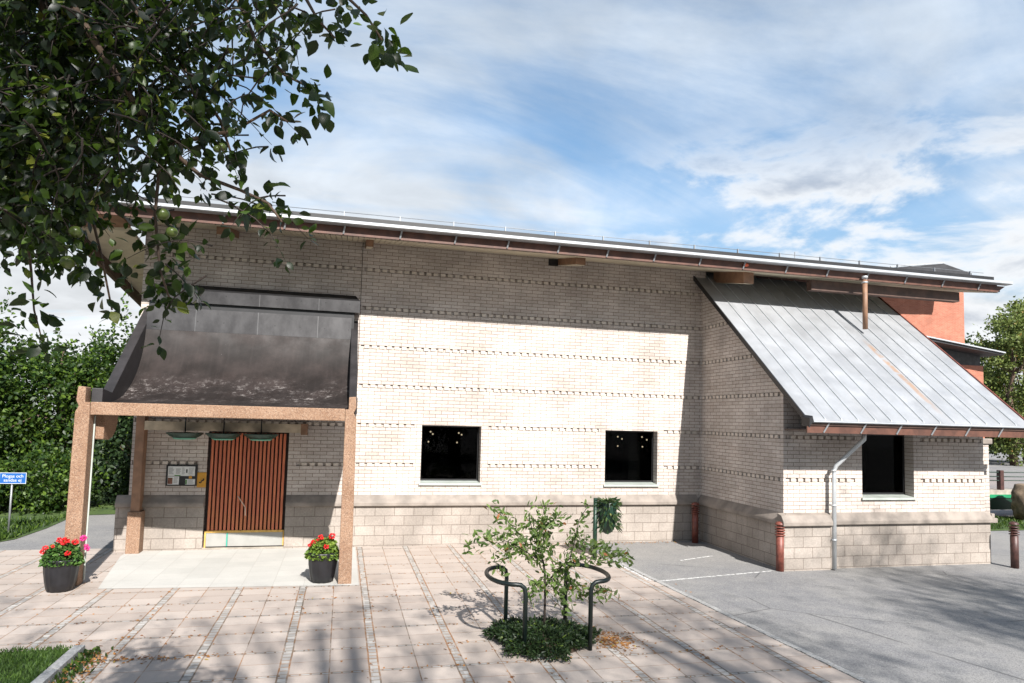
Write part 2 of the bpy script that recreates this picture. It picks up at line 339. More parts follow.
# ---------------------------------------------------------------- mesh helpers
class MB:
    def __init__(s): s.v = []; s.f = []; s.mi = []; s.sm = []
    def add(s, vs, fs, mi=0, smooth=False):
        o = len(s.v); s.v += [tuple(v) for v in vs]; s.f += [tuple(i+o for i in f) for f in fs]
        s.mi += [mi]*len(fs); s.sm += [smooth]*len(fs); return s
    def box(s, x0, x1, y0, y1, z0, z1, mi=0):
        vs = [(x, y, z) for z in (z0, z1) for y in (y0, y1) for x in (x0, x1)]
        return s.add(vs, [(0, 2, 3, 1), (4, 5, 7, 6), (0, 1, 5, 4), (2, 6, 7, 3), (0, 4, 6, 2), (1, 3, 7, 5)], mi)
    def hexa(s, p, mi=0): return s.add(p, [(0, 3, 2, 1), (4, 5, 6, 7), (0, 1, 5, 4), (1, 2, 6, 5), (2, 3, 7, 6), (3, 0, 4, 7)], mi)
    def bar(s, a, b, w, h, up=(0, 0, 1), mi=0):
        a, b = Vector(a), Vector(b); d = (b-a).normalized(); up = Vector(up)
        sd_ = d.cross(up).normalized()*w/2; u = sd_.cross(d).normalized()*h/2
        return s.hexa([a-sd_-u, a+sd_-u, a+sd_+u, a-sd_+u, b-sd_-u, b+sd_-u, b+sd_+u, b-sd_+u], mi)
    def prism(s, pts, axis, c0, c1, mi=0, smooth=False):
        def P(a, b, c): return {'x': (c, a, b), 'y': (a, c, b), 'z': (a, b, c)}[axis]
        n = len(pts); vs = [P(a, b, c0) for a, b in pts] + [P(a, b, c1) for a, b in pts]
        fs = [tuple(range(n))[::-1], tuple(range(n, 2*n))] + [(i, (i+1) % n, n+(i+1) % n, n+i) for i in range(n)]
        return s.add(vs, fs, mi, smooth)
    def tube(s, pts, r, n=8, mi=0, cap=True):
        pts = [Vector(p) for p in pts]; k = len(pts)
        rs = r if isinstance(r, (list, tuple)) else [r]*k
        vs = []; ref = None
        for i, p in enumerate(pts):
            d = (pts[min(i+1, k-1)]-pts[max(i-1, 0)]).normalized()
            if ref is None: ref = d.orthogonal().normalized()
            a = (ref - d*ref.dot(d)).normalized(); ref = a; b_ = d.cross(a)
            vs += [p + (a*math.cos(t)+b_*math.sin(t))*rs[i] for t in (2*math.pi*j/n for j in range(n))]
        fs = [(i*n+j, i*n+(j+1) % n, (i+1)*n+(j+1) % n, (i+1)*n+j) for i in range(k-1) for j in range(n)]
        o = len(s.v); s.add(vs, fs, mi, True)
        if cap: s.add([], [], mi); s.f += [tuple(o+j for j in range(n))[::-1], tuple(o+(k-1)*n+j for j in range(n))]; s.mi += [mi]*2; s.sm += [False]*2
        return s
    def lathe(s, prof, n=20, c=(0, 0, 0), mi=0, flute=0, nf=0, smooth=True):
        vs = []
        for r, z in prof:
            for j in range(n):
                t = 2*math.pi*j/n; q = r*(1 - (flute if nf and (j % (n//nf)) == 0 else 0))
                vs.append((c[0]+q*math.cos(t), c[1]+q*math.sin(t), c[2]+z))
        k = len(prof)
        fs = [(i*n+j, i*n+(j+1) % n, (i+1)*n+(j+1) % n, (i+1)*n+j) for i in range(k-1) for j in range(n)]
        o = len(s.v); s.add(vs, fs, mi, smooth)
        s.f += [tuple(o+j for j in range(n))[::-1], tuple(o+(k-1)*n+j for j in range(n))]; s.mi += [mi]*2; s.sm += [False]*2
        return s
    def ball(s, c, r, n=10, m_=7, sq=(1, 1, 1), mi=0):
        prof = []
        vs = []
        for i in range(m_+1):
            t = math.pi*i/m_
            for j in range(n):
                q = 2*math.pi*j/n
                vs.append((c[0]+r*sq[0]*math.sin(t)*math.cos(q), c[1]+r*sq[1]*math.sin(t)*math.sin(q), c[2]-r*sq[2]*math.cos(t)))
        return s.add(vs, [(i*n+j, i*n+(j+1) % n, (i+1)*n+(j+1) % n, (i+1)*n+j) for i in range(m_) for j in range(n)], mi, True)
    def build(s, name, mats, parent=None, world=False, bevel=0):
        me = bpy.data.meshes.new(name)
        vs = s.v
        if world and parent is not None:
            r = parent
            while r.parent: r = r.parent
            L = r.location; vs = [(a-L.x, b-L.y, c-L.z) for a, b, c in vs]
        me.from_pydata(vs, [], s.f)
        for m_ in (mats if isinstance(mats, (list, tuple)) else [mats]): me.materials.append(M[m_])
        me.polygons.foreach_set('material_index', s.mi); me.polygons.foreach_set('use_smooth', s.sm)
        me.validate(); me.update()
        o = bpy.data.objects.new(name, me); COL.objects.link(o)
        if parent: o.parent = parent
        if bevel:
            mod = o.modifiers.new('bevel', 'BEVEL'); mod.width = bevel; mod.segments = 2; mod.limit_method = 'ANGLE'
        return o
def tag(o, label, cat, group=None, kind=None):
    o['label'] = label; o['category'] = cat
    if group: o['group'] = group
    if kind: o['kind'] = kind
    return o
def thing(name, loc, label, cat, group=None, rz=0):
    o = bpy.data.objects.new(name, None); COL.objects.link(o); o.location = loc; o.rotation_euler = (0, 0, rz)
    o.empty_display_size = .2; return tag(o, label, cat, group)
def structure(name, mb, mat, label=None, cat='ground'):
    o = mb.build(name, mat); o['kind'] = 'structure'
    if label: o['label'] = label; o['category'] = cat
    return o
def copy_tree(o, parent=None):
    c = o.copy(); COL.objects.link(c); c.parent = parent
    for ch in [q for q in bpy.data.objects if q.parent == o]: copy_tree(ch, c)
    return c
def sheet(pts, z): return MB().add([(x, y, z) for x, y in pts], [tuple(range(len(pts)))])

def leaf_mesh(mb_arrays, name, mat, parent=None, world=True):
    """arrays -> one mesh of folded six-sided leaves: position, direction, normal, length, width"""
    P, D, N, L, Wd = mb_arrays
    n = len(P); D = D/np.linalg.norm(D, axis=1, keepdims=True)
    S = np.cross(D, N); S /= np.linalg.norm(S, axis=1, keepdims=True)+1e-9; U = np.cross(S, D)
    L = L[:, None]; Wd = Wd[:, None]
    v = np.stack([P, P+D*L*.32+S*Wd*.5+U*Wd*.16, P+D*L*.70+S*Wd*.40+U*Wd*.12-U*L*.05, P+D*L-U*L*.14, P+D*L*.70-S*Wd*.40+U*Wd*.12-U*L*.05, P+D*L*.32-S*Wd*.5+U*Wd*.16, P+D*L*.5-U*L*.02], 1).reshape(-1, 3)
    if world and parent is not None: v = v - np.array(parent.location)
    base = (np.arange(n)*7)[:, None]
    f = np.concatenate([base+np.array([[0, 1, 6, 5]]), base+np.array([[1, 2, 3, 6]]), base+np.array([[6, 3, 4, 5]])], 0)
    me = bpy.data.meshes.new(name); me.vertices.add(n*7); me.vertices.foreach_set('co', v.astype(np.float32).ravel())
    me.loops.add(f.size); me.loops.foreach_set('vertex_index', f.astype(np.int32).ravel())
    me.polygons.add(len(f)); me.polygons.foreach_set('loop_start', np.arange(0, f.size, 4, dtype=np.int32))
    me.update(calc_edges=True); me.materials.append(M[mat])
    o = bpy.data.objects.new(name, me); COL.objects.link(o)
    if parent: o.parent = parent
    return o
def fine_leaf_mesh(arr, name, mat, parent=None, world=True, seed=1, rnd=1.0):
    """curled, toothed leaves: five stations along a bent midrib, three points across"""
    P, D, N, L, Wd = [np.asarray(a, float) for a in arr]; n = len(P); rg = np.random.default_rng(seed)
    D = D/np.linalg.norm(D, axis=1, keepdims=True); S = np.cross(D, N); S /= np.linalg.norm(S, axis=1, keepdims=True)+1e-9; U = np.cross(S, D)
    L = L[:, None]; Wd = Wd[:, None]; curl = rg.normal(.25, .35, (n, 1)); fold = rg.uniform(.05, .5, (n, 1)); tw = rg.normal(0, .35, (n, 1))
    T = [0, .16, .38, .62, .84, 1.0]; Wf = [.05, .62, 1.0, .86, .45, .02]
    rows = []
    for t, w in zip(T, Wf):
        c = P + D*L*t*(1-.12*t*np.abs(curl)) - U*L*curl*t*t*.55
        wl = w*(1+rg.normal(0, .07, (n, 1))); wr = w*(1+rg.normal(0, .07, (n, 1)))
        up = fold*w + tw*(t-.4)*.5
        rows += [c + S*Wd*.5*wl + U*Wd*.5*up, c, c - S*Wd*.5*wr + U*Wd*.5*(fold*w - tw*(t-.4)*.5)]
    v = np.stack(rows, 1).reshape(-1, 3)
    if world and parent is not None: v = v - np.array(parent.location)
    base = (np.arange(n)*18)[:, None]; f = []
    for k in range(5):
        a = 3*k; f += [base+np.array([[a, a+1, a+4, a+3]]), base+np.array([[a+1, a+2, a+5, a+4]])]
    f = np.concatenate(f, 0)
    me = bpy.data.meshes.new(name); me.vertices.add(n*18); me.vertices.foreach_set('co', v.astype(np.float32).ravel())
    me.loops.add(f.size); me.loops.foreach_set('vertex_index', f.astype(np.int32).ravel())
    me.polygons.add(len(f)); me.polygons.foreach_set('loop_start', np.arange(0, f.size, 4, dtype=np.int32)); me.polygons.foreach_set('use_smooth', [True]*len(f))
    me.update(calc_edges=True); me.materials.append(M[mat])
    o = bpy.data.objects.new(name, me); COL.objects.link(o)
    if parent: o.parent = parent
    return o
def rdirs(n, down=0.0):
    v = RNG.normal(size=(n, 3)); v[:, 2] -= down; return v/np.linalg.norm(v, axis=1, keepdims=True)
def upn(n, k=1.2):
    v = RNG.normal(size=(n, 3)); v[:, 2] += k; return v

# ================================================================ GROUND
structure('ground', sheet([(-400, -60), (600, -60), (600, 900), (-400, 900)], 0), 'asphalt', 'grey weathered asphalt yard in front of and beside the pale brick building')
PAVE_R = [(5.62, 3.5), (5.13, 14.66)]
structure('paving', sheet([(-14, -4), (5.95, -4), PAVE_R[0], PAVE_R[1], (-3.9, 14.66), (-3.95, 15.0), (-14, 15.0)], .004), 'paving', 'pinkish concrete slab paving with sett strips in front of the porch')
structure('porch_floor', sheet([(-3.45, 11.68), (.36, 11.40), (.36, 14.64), (-3.85, 14.64), (-3.85, 14.2)], .008), 'porch_floor', 'pale slab floor under the dark entrance canopy')
for a, b_, c_, w_ in ((5.14, 10.98, (8.0, 11.45), .075), ):
    pass
def strip(pts, w, z):
    mb = MB()
    for (x0, y0), (x1, y1) in zip(pts[:-1], pts[1:]):
        d = Vector((x1-x0, y1-y0)).normalized(); nx, ny = -d.y*w/2, d.x*w/2
        mb.add([(x0+nx, y0+ny, z), (x1+nx, y1+ny, z), (x1-nx, y1-ny, z), (x0-nx, y0-ny, z)], [(0, 1, 2, 3)])
    return mb
pl = strip([(5.27, 11.00), (7.93, 11.50)], .055, .004)
pl.v += strip([(5.19, 14.2), (5.22, 11.05)], .055, .008).v; pl.f.append((4, 5, 6, 7)); pl.mi.append(0); pl.sm.append(False)
structure('road_marking', pl, 'paint', 'thin white parking line painted on the asphalt beside the paving', 'marking')
pl = strip([(6.6, 12.6), (7.5, 12.95)], .05, .004); structure('road_marking', pl, 'paint', 'short faded white dash on the asphalt in the corner bay', 'marking')
# sett edging at the paving's right edge
eb = MB()
yy = 3.5
while yy < 14.5:
    xe = 5.62 + (yy-3.5)/(14.66-3.5)*(5.13-5.62)
    j = random.uniform(-.006, .006)
    eb.box(xe+j, xe+.085+j, yy, yy+.095, -.02, .012+random.uniform(0, .006)); yy += .105
structure('kerb', eb, 'granite', 'row of small granite setts edging the paving', 'kerb')
# lawn corner with kerb, lower left
structure('lawn', MB().box(-14, -2.78, -4, 8.72, -.02, .05), 'lawn', 'shaded lawn corner at the lower left behind a granite kerb', 'lawn')
kb = MB(); yy = 2.0
while yy < 8.6:
    kb.box(-2.77, -2.66, yy, min(yy+.98, 8.72), -.05, .085); yy += 1.0
structure('kerb', kb, 'granite', 'pale granite kerb along the lawn corner', 'kerb')
def grass(name, xr, yr, n, z, h, label):
    P = np.stack([RNG.uniform(*xr, n), RNG.uniform(*yr, n), np.full(n, z)], 1)
    D = RNG.normal(size=(n, 3))*.45; D[:, 2] = 1
    o = leaf_mesh((P, D, rdirs(n), RNG.uniform(.5, 1.1, n)*h, np.full(n, .009)), name, 'grass'); tag(o, label, 'grass', None, 'stuff'); return o
grass('grass', (-5.2, -2.78), (6.2, 8.74), 16000, .05, .065, 'short shaded grass on the lawn corner at lower left')
structure('verge', sheet([(-16, 14.4), (-6.9, 15.05), (-6.35, 16.2), (-6.3, 17.6), (-6.4, 19.6), (-2.5, 20.4), (2, 24), (2, 60), (-60, 60), (-60, 12)], .012), 'lawn', 'sunny grass verge under the hedge trees', 'lawn')
n = 9000; t = RNG.uniform(0, 1, n); xx = -12+5.6*t; y0_ = np.where(xx < -6.9, 14.75+(xx+12)*.075, 15.0+(xx+6.9)*2.3)
P = np.stack([xx, y0_+.15+RNG.uniform(0, 1, n)**1.5*3.5, np.full(n, .01)], 1); D = RNG.normal(size=(n, 3))*.45; D[:, 2] = 1
tag(leaf_mesh((P, D, rdirs(n), RNG.uniform(.06, .16, n), np.full(n, .022)), 'grass', 'hedge_leaf'), 'sunny uncut grass along the path under the hedge', 'grass', None, 'stuff')
structure('road', sheet([(14.3, 24), (400, 24), (400, 210), (14.3, 210)], .004), 'asphalt', 'wide grey road rising beyond the green railing', 'road')
structure('verge', sheet([(14.6, 15.3), (40, 15.1), (40, 17.6), (14.6, 17.9)], .012), 'lawn', 'grass strip beside the boulder at far right', 'lawn')
P = np.stack([RNG.uniform(14.8, 24, 5000), RNG.uniform(15.4, 17.4, 5000), np.full(5000, .01)], 1); D = RNG.normal(size=(5000, 3))*.4; D[:, 2] = 1
tag(leaf_mesh((P, D, rdirs(5000), RNG.uniform(.05, .13, 5000), np.full(5000, .02)), 'grass', 'hedge_leaf'), 'sunny grass strip beside the boulder at far right', 'grass', None, 'stuff')

# ================================================================ BUILDING
BLD = thing('brick_hall', (2.2, 14.7, 0), 'long pale brick hall with low metal eaves, dark porch canopy and sloping zinc lean-to', 'building')
BANDS = [Z0 + (8.5+11*k)*COURSE for k in range(6)]
YW, XL, XC, XR, YF = 14.7, -3.92, 8.2, 13.03, 11.57
def wall(mb, pt, us, zs, depth, mi=0):
    """grid wall with recesses: us/zs cut lists, depth(u,z)-> recess depth or None (hole without back, value is the reveal)"""
    D = {}
    for i in range(len(us)-1):
        for j in range(len(zs)-1):
            D[i, j] = depth((us[i]+us[i+1])/2, (zs[j]+zs[j+1])/2)
    dep = lambda q: 0 if q is None else abs(q)
    for (i, j), q in D.items():
        if q >= 0: mb.add([pt(us[i], zs[j], q), pt(us[i+1], zs[j], q), pt(us[i+1], zs[j+1], q), pt(us[i], zs[j+1], q)], [(0, 1, 2, 3)], mi)
        if (i+1, j) in D and dep(D[i+1, j]) != dep(q):
            a, b_ = dep(q), dep(D[i+1, j]); mb.add([pt(us[i+1], zs[j], a), pt(us[i+1], zs[j+1], a), pt(us[i+1], zs[j+1], b_), pt(us[i+1], zs[j], b_)], [(0, 1, 2, 3)], mi)
        if (i, j+1) in D and dep(D[i, j+1]) != dep(q):
            a, b_ = dep(q), dep(D[i, j+1]); mb.add([pt(us[i], zs[j+1], a), pt(us[i+1], zs[j+1], a), pt(us[i+1], zs[j+1], b_), pt(us[i], zs[j+1], b_)], [(0, 1, 2, 3)], mi)
def wall_with(mb, pt, u0, u1, z0, z1, holes=(), bands=(), gaps=(), mi=0):
    us = {u0, u1}; zs = {z0, z1}
    for h in holes: us |= {h[0], h[1]}; zs |= {h[2], h[3]}
    for a, b_ in gaps: us |= {a, b_}
    for zb in bands: zs |= {zb-COURSE/2, zb+COURSE/2}
    us = sorted(u for u in us if u0 <= u <= u1); zs = sorted(z for z in zs if z0 <= z <= z1)
    def depth(u, z):
        for h in holes:
            if h[0] < u < h[1] and h[2] < z < h[3]: return -h[4]
        for zb in bands:
            if abs(z-zb) < COURSE/2:
                for a, b_ in gaps:
                    if a < u < b_: return .032
        return 0
    wall(mb, pt, us, zs, depth, mi)
def dentils(parent, pt, zb, spans, proud=.016):
    mb = MB(); p_ = .1555; w = .100; h = COURSE-.012
    for a, b_ in spans:
        k = int((b_-a-.03)//p_); off = ((b_-a)-(k*p_-(p_-w)))/2
        for i in range(k):
            u = a+off+i*p_; q = proud + random.uniform(-.003, .003)
            vs = [pt(uu, zz_, dd) for dd in (-q, .032) for zz_ in (zb-h/2, zb+h/2) for uu in (u, u+w)]
            mb.add(vs, [(0, 1, 3, 2), (4, 6, 7, 5), (0, 4, 5, 1), (2, 3, 7, 6), (0, 2, 6, 4), (1, 5, 7, 3)])
    return mb.build('brick_trim', 'header', parent, world=True)
front = lambda u, z, d: (u, YW+d, z)
wside = lambda u, z, d: (XC+d, u, z)
wfront = lambda u, z, d: (u, YF+d, z)
W1 = (1.64, 2.93, 1.30, 2.53, .25); W2 = (5.80, 7.09, 1.28, 2.51, .25); DOOR = (-2.56, -1.04, .0, 2.31, .16); WW = (9.97, 11.2, 1.34, 2.60, .27)
# front wall with window and door openings and recessed courses
mb = MB()
SP_TOP = [(XL+.02, .22), (.30, 8.17)]
def spans_for(zb, holes, sp):
    out = list(sp)
    for h in holes:
        if h[2]-.06 < zb < h[3]+.06:
            new = []
            for a, b_ in out:
                if h[1] < a or h[0] > b_: new.append((a, b_)); continue
                if h[0]-.16 > a: new.append((a, h[0]-.16))
                if h[1]+.16 < b_: new.append((h[1]+.16, b_))
            out = new
    return out
# build bands row by row so each row can have its own spans
def banded_wall(name, mat, pt, u0, u1, z0, z1, holes, bands, sp, proud=.016):
    mb = MB(); cuts = [z0]; rows = []
    zprev = z0
    edges = sorted([b_-.4 for b_ in bands if z0 < b_-.4 < z1])
    segs = list(zip([z0]+edges, edges+[z1]))
    ds = []
    for a, b_ in segs:
        bz = [q for q in bands if a < q < b_]
        s_ = spans_for(bz[0], holes, sp) if bz else []
        wall_with(mb, pt, u0, u1, a, b_, [h for h in holes], bz, s_)
        # hole edges that cross the segment borders need no extra faces
        if bz: ds.append((bz[0], s_))
    o = mb.build(name, mat, BLD, world=True)
    for zb, s_ in ds: dentils(o, pt, zb, s_, proud)
    return o
WALL = banded_wall('wall', 'brick_x', front, XL, XC+.1, -.02, 6.6, [W1, W2, DOOR], BANDS, SP_TOP)
SIDE = banded_wall('wall', 'brick_y', wside, YF, YW, -.02, 6.3, [], BANDS[:6], [(YF+.10, YW-.03)])
WFR = banded_wall('wall', 'brick_x', wfront, XC, XR-.08, -.02, 3.3, [WW], BANDS[:2], [(XC+.05, XR-.13)])
for o_ in (SIDE,): o_['label'] = 'shaded return wall of the lean-to'
# the cheek of the lean-to above its wall is trimmed by the roof: roof sheet overlaps it
mb = MB(); mb.box(XL+.002, XL+.3, YW+.05, 24, 0, 6.2); mb.box(XR-.25, XR-.083, YF+.02, 24, 0, 3.0); mb.box(XR-.25, XR-.083, YW, 24, 3.001, 6.2); mb.box(XL, XR, 24, 24.3, 0, 6.5)
mb.build('wall', 'brick_y', BLD, world=True)
# wing side wall has to stop under the lean-to roof -> cut with a bisect plane
import bmesh
KR = (6.2-2.82)/(14.7-10.58)
def roofz(y): return 2.82 + KR*(y-10.58)
def bisect(o, co, no):
    L = o.parent.location if o.parent.parent is None else o.parent.parent.location
    bm = bmesh.new(); bm.from_mesh(o.data)
    bmesh.ops.bisect_plane(bm, geom=bm.verts[:]+bm.edges[:]+bm.faces[:], plane_co=Vector(co)-L, plane_no=no, clear_outer=True)
    bm.to_mesh(o.data); bm.free()
for o_ in [SIDE]+[q for q in bpy.data.objects if q.parent == SIDE]+[WFR]:
    bisect(o_, (0, 10.58, 2.82-.12), Vector((0, -KR, 1)))
MB().box(.252, .264, YW-.003, YW-.0005, Z0+.02, 6.36).build('joint', 'door_back', WALL, world=True)
# plinth: blocks and weathered ledge
def plinth(name, pts_blocks, mat): pass
def ledge_profile(dy): return [(0, Z0+.015), (-.03-dy, Z0-.02), (-.095-dy, .93), (-.105-dy, .905), (-.105-dy, .845), (-.09-dy, .832), (0, .832)]
LB = MB(); BX = MB(); BY = MB(); LS = MB()
def run_front(x0, x1, y, dy=0):
    BX.box(x0, x1, y-.035-dy, y-.002, -.05, .832)
    LB.prism([(y+a, z) for a, z in ledge_profile(dy)], 'x', x0, x1)
run_front(XL-.2, DOOR[0], YW); run_front(DOOR[1], XC-.11, YW)
run_front(9.14, XR+.02, YF); run_front(XC-.14, 9.14, YF, .10)
BX.box(XL-.035, XL-.002, YW-.034, 24, -.05, .831)
# return wall: ledge faces -x
LS.prism([(XC+a, z) for a, z in ledge_profile(0)], 'y', YF-.10, YW-.02); BY.box(XC-.035, XC-.002, YF-.1, YW-.03, -.05, .831)
# right end ledge nib
LB.box(XR+.02, XR+.14, YF-.10, YF+.35, .835, .93); LB.box(XR+.021, XR+.10, YF-.07, YF+.34, .93, Z0-.03)
BX.build('plinth', 'block_x', BLD, world=True); BY.build('plinth', 'block_y', BLD, world=True)
LB.build('ledge', 'ledge', BLD, world=True, bevel=.008); LS.build('ledge', 'ledge', BLD, world=True, bevel=.008)
# pier at the right end of the lean-to
mb = MB().box(XR-.08, XR+.17, YF+.10, YF+.5, 0, 2.44); mb.build('pier', 'brick_x', BLD, world=True)
MB().box(XR-.078, XR+.24, YF+.06, YF+.56, 2.44, 2.56).build('pier_cap', 'ledge', BLD, world=True, bevel=.02)
# windows: glass, frame, sill
def window(h, c, blind=False):
    fr = MB(); x0, x1, z0, z1, dp = h; y = c+dp-.02
    fr.box(x0+.002, x0+.035, y-.02, y+.04, z0+.04, z1-.002); fr.box(x1-.035, x1-.002, y-.02, y+.04, z0+.04, z1-.002)
    fr.box(x0+.036, x1-.036, y-.02, y+.04, z1-.036, z1-.003); fr.box(x0+.036, x1-.036, y-.02, y+.04, z0+.041, z0+.075)
    o = fr.build('window', 'black', BLD, world=True)
    MB().box(x0+.036, x1-.036, y+.005, y+.013, z0+.076, z1-.037).build('pane', 'glass', o, world=True)
    s_ = MB(); s_.hexa([(x0-.03, c-.05, z0-.035), (x1+.03, c-.05, z0-.035), (x1-.002, c+dp-.03, z0+.002), (x0+.002, c+dp-.03, z0+.002),
                        (x0-.03, c-.05, z0+.005), (x1+.03, c-.05, z0+.005), (x1-.002, c+dp-.03, z0+.04), (x0+.002, c+dp-.03, z0+.04)])
    s_.build('sill', 'sill', o, world=True)
    if blind:
        b_ = MB(); zz_ = z0+.08
        while zz_ < z1-.1: b_.box(x0+.72, x0+1.0, y+.10, y+.12, zz_, zz_+.055); zz_ += .062
        b_.build('blind', 'blind', o, world=True)
    return o
window(W1, YW); window(W2, YW, True); window(WW, YF)
# dark rooms behind the windows
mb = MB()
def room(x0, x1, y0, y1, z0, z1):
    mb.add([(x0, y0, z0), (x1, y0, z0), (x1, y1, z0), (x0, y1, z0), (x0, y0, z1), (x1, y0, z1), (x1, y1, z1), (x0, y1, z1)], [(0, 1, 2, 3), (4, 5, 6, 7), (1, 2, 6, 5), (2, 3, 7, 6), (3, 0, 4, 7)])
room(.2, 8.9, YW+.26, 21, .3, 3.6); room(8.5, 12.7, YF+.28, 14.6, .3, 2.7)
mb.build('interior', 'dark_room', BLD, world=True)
# door
dx0, dx1 = -2.50, -1.075
dm = MB().box(dx0-.05, dx1+.03, YW+.05, YW+.11, .0, 2.31); DR = dm.build('door', 'door_back', BLD, world=True)
sl = MB(); nsl = 19; pw = (dx1-dx0)/nsl
for i in range(nsl):
    x0 = dx0+i*pw
    sl.box(x0+.006, x0+pw-.023, YW-.005-.004*(i % 2), YW+.049, .37, 2.285)
sl.build('slats', 'slat', DR, world=True, bevel=.004)
MB().box(dx0, dx1, YW-.012, YW+.048, .325, .366).build('rail', 'yellow_wood', DR, world=True)
kk = MB().box(dx0, dx0+.37, YW+.0, YW+.048, .06, .322); kk.box(dx0+.40, dx1, YW+.0, YW+.048, .06, .322); kk.build('kick_panel', 'kick', DR, world=True)
MB().box(dx0+.374, dx0+.396, YW-.004, YW+.049, .06, .322).build('strip', 'teal', DR, world=True)
st_ = MB().box(dx0-.03, dx0-.004, YW-.006, YW+.049, .03, .36); st_.box(dx1+.004, dx1+.024, YW-.006, YW+.049, .06, .36); st_.build('strip', 'yellow_wood', DR, world=True)
MB().tube([(-1.955, YW-.045, 1.05), (-1.90, YW-.07, .98), (-1.80, YW-.07, .83), (-1.79, YW-.06, .66)], .010, 8).build('handle', 'handle', DR, world=True)
MB().box(dx0-.1, dx1+.1, YW-.02, YW+.14, 0, .035).build('threshold', 'concrete', DR, world=True)
# main roof
EY, EX0, EX1 = 13.1, -4.84, 15.27
mb = MB()
ZE = 6.075; SL = .197
def zs(y): return ZE + SL*(y-EY)
mb.hexa([(EX0, EY, ZE), (EX1, EY, ZE), (EX1-.6, 19, zs(19)), (EX0, 19, zs(19)), (EX0, EY, ZE+.14), (EX1, EY, ZE+.14), (EX1-.6, 19, zs(19)+.25), (EX0, 19, zs(19)+.25)])
mb.hexa([(EX0, 19.01, zs(19)), (EX1-.6, 19.01, zs(19)), (EX1-.6, 25, zs(19)-1.2), (EX0, 25, zs(19)-1.2), (EX0, 19.01, zs(19)+.25), (EX1-.6, 19.01, zs(19)+.25), (EX1-.6, 25, zs(19)-.95), (EX0, 25, zs(19)-.95)])
ROOF = mb.build('roof', 'dark_roof', BLD, world=True)
# boarded soffit: each board runs from the wall out to the eave
sf = MB(); x = EX0+1.0
bw = .105
while x < EX1-.1:
    sf.hexa([(x, EY+.03, ZE-.022), (x+bw-.012, EY+.03, ZE-.022), (x+bw-.012, YW+.02, zs(YW)-.025), (x, YW+.02, zs(YW)-.025), (x, EY+.03, ZE-.003), (x+bw-.012, EY+.03, ZE-.003), (x+bw-.012, YW+.02, zs(YW)-.004), (x, YW+.02, zs(YW)-.004)])
    x += bw
sf.build('soffit', 'soffit', ROOF, world=True)
fa = MB().box(EX0, EX1-.12, EY-.035, EY-.002, ZE-.015, ZE+.165)
fa.add([(EX1-.12, EY-.035, ZE-.015), (EX1-.12, EY-.002, ZE-.015), (EX1-.12, EY-.002, ZE+.135), (EX1-.12, EY-.035, ZE+.135), (EX1+.12, EY-.035, ZE+.135), (EX1+.12, EY-.002, ZE+.135)], [(0, 1, 2, 3), (0, 3, 4), (1, 5, 2), (0, 4, 5, 1), (2, 5, 4, 3)])
fa.build('fascia', 'fascia', ROOF, world=True)
gu = MB(); prof = [(EY-.036, ZE+.155), (EY-.20, ZE+.155), (EY-.22, ZE+.168), (EY-.22, ZE+.216), (EY-.212, ZE+.222), (EY-.036, ZE+.212)]
gu.prism(prof, 'x', EX0-.05, EX1+.14); GUT = gu.build('gutter', 'white_metal', ROOF, world=True)
br = MB()
x = EX0+.5
while x < EX1:
    br.bar((x, EY-.045, ZE-.0), (x+.03, EY-.10, ZE+.149), .03, .012, (0, 1, 0)); x += 1.05
br.build('gutter_brackets', 'wire', ROOF, world=True)
ra = MB().box(EX0, EX1-.1, EY+.06, EY+.09, ZE+.29, ZE+.375)
ra.build('roof_edge', 'black', ROOF, world=True)
rw = MB(); rw.tube([(EX0+.2, EY+.16, ZE+.475), (EX1-.3, EY+.16, ZE+.475)], .006, 6)
x = EX0+.5
while x < EX1-.3:
    rw.box(x-.008, x+.008, EY+.14, EY+.18, ZE+.17, ZE+.49); x += 1.05
rw.build('snow_rail', 'wire', ROOF, world=True)
# side overhang on the left gable: lapped boards and barge board
mb = MB()
ys = [13.07, 13.75, 16.4, 20.2]; 
for i in range(3):
    a, b_ = ys[i], ys[i+1]; za, zb = 6.05-.125*(a-13.07), 6.05-.125*(b_-13.07); mb = MB()
    mb.hexa([(EX0+.05, a+.004, za-.03*(i > 0)), (XL-.004, a+.004, za-.03*(i > 0)+.03), (XL-.004, b_, zb+.06), (EX0+.05, b_, zb), (EX0+.05, a+.004, za+.03), (XL-.004, a+.004, za+.07), (XL-.004, b_, zb+.1), (EX0+.05, b_, zb+.05)])
    mb.build('soffit', 'beam' if i == 0 else 'soffit', ROOF, world=True)
mb = MB().hexa([(EX0-.04, EY+.0, 5.79), (EX0+.048, EY+.0, 5.79), (EX0+.048, 20.5, 4.92), (EX0-.04, 20.5, 4.92), (EX0-.04, EY+.0, 6.10), (EX0+.048, EY, 6.10), (EX0+.048, 20.5, 5.6), (EX0-.04, 20.5, 5.6)])
mb.build('barge_board', 'dark_beam', ROOF, world=True)
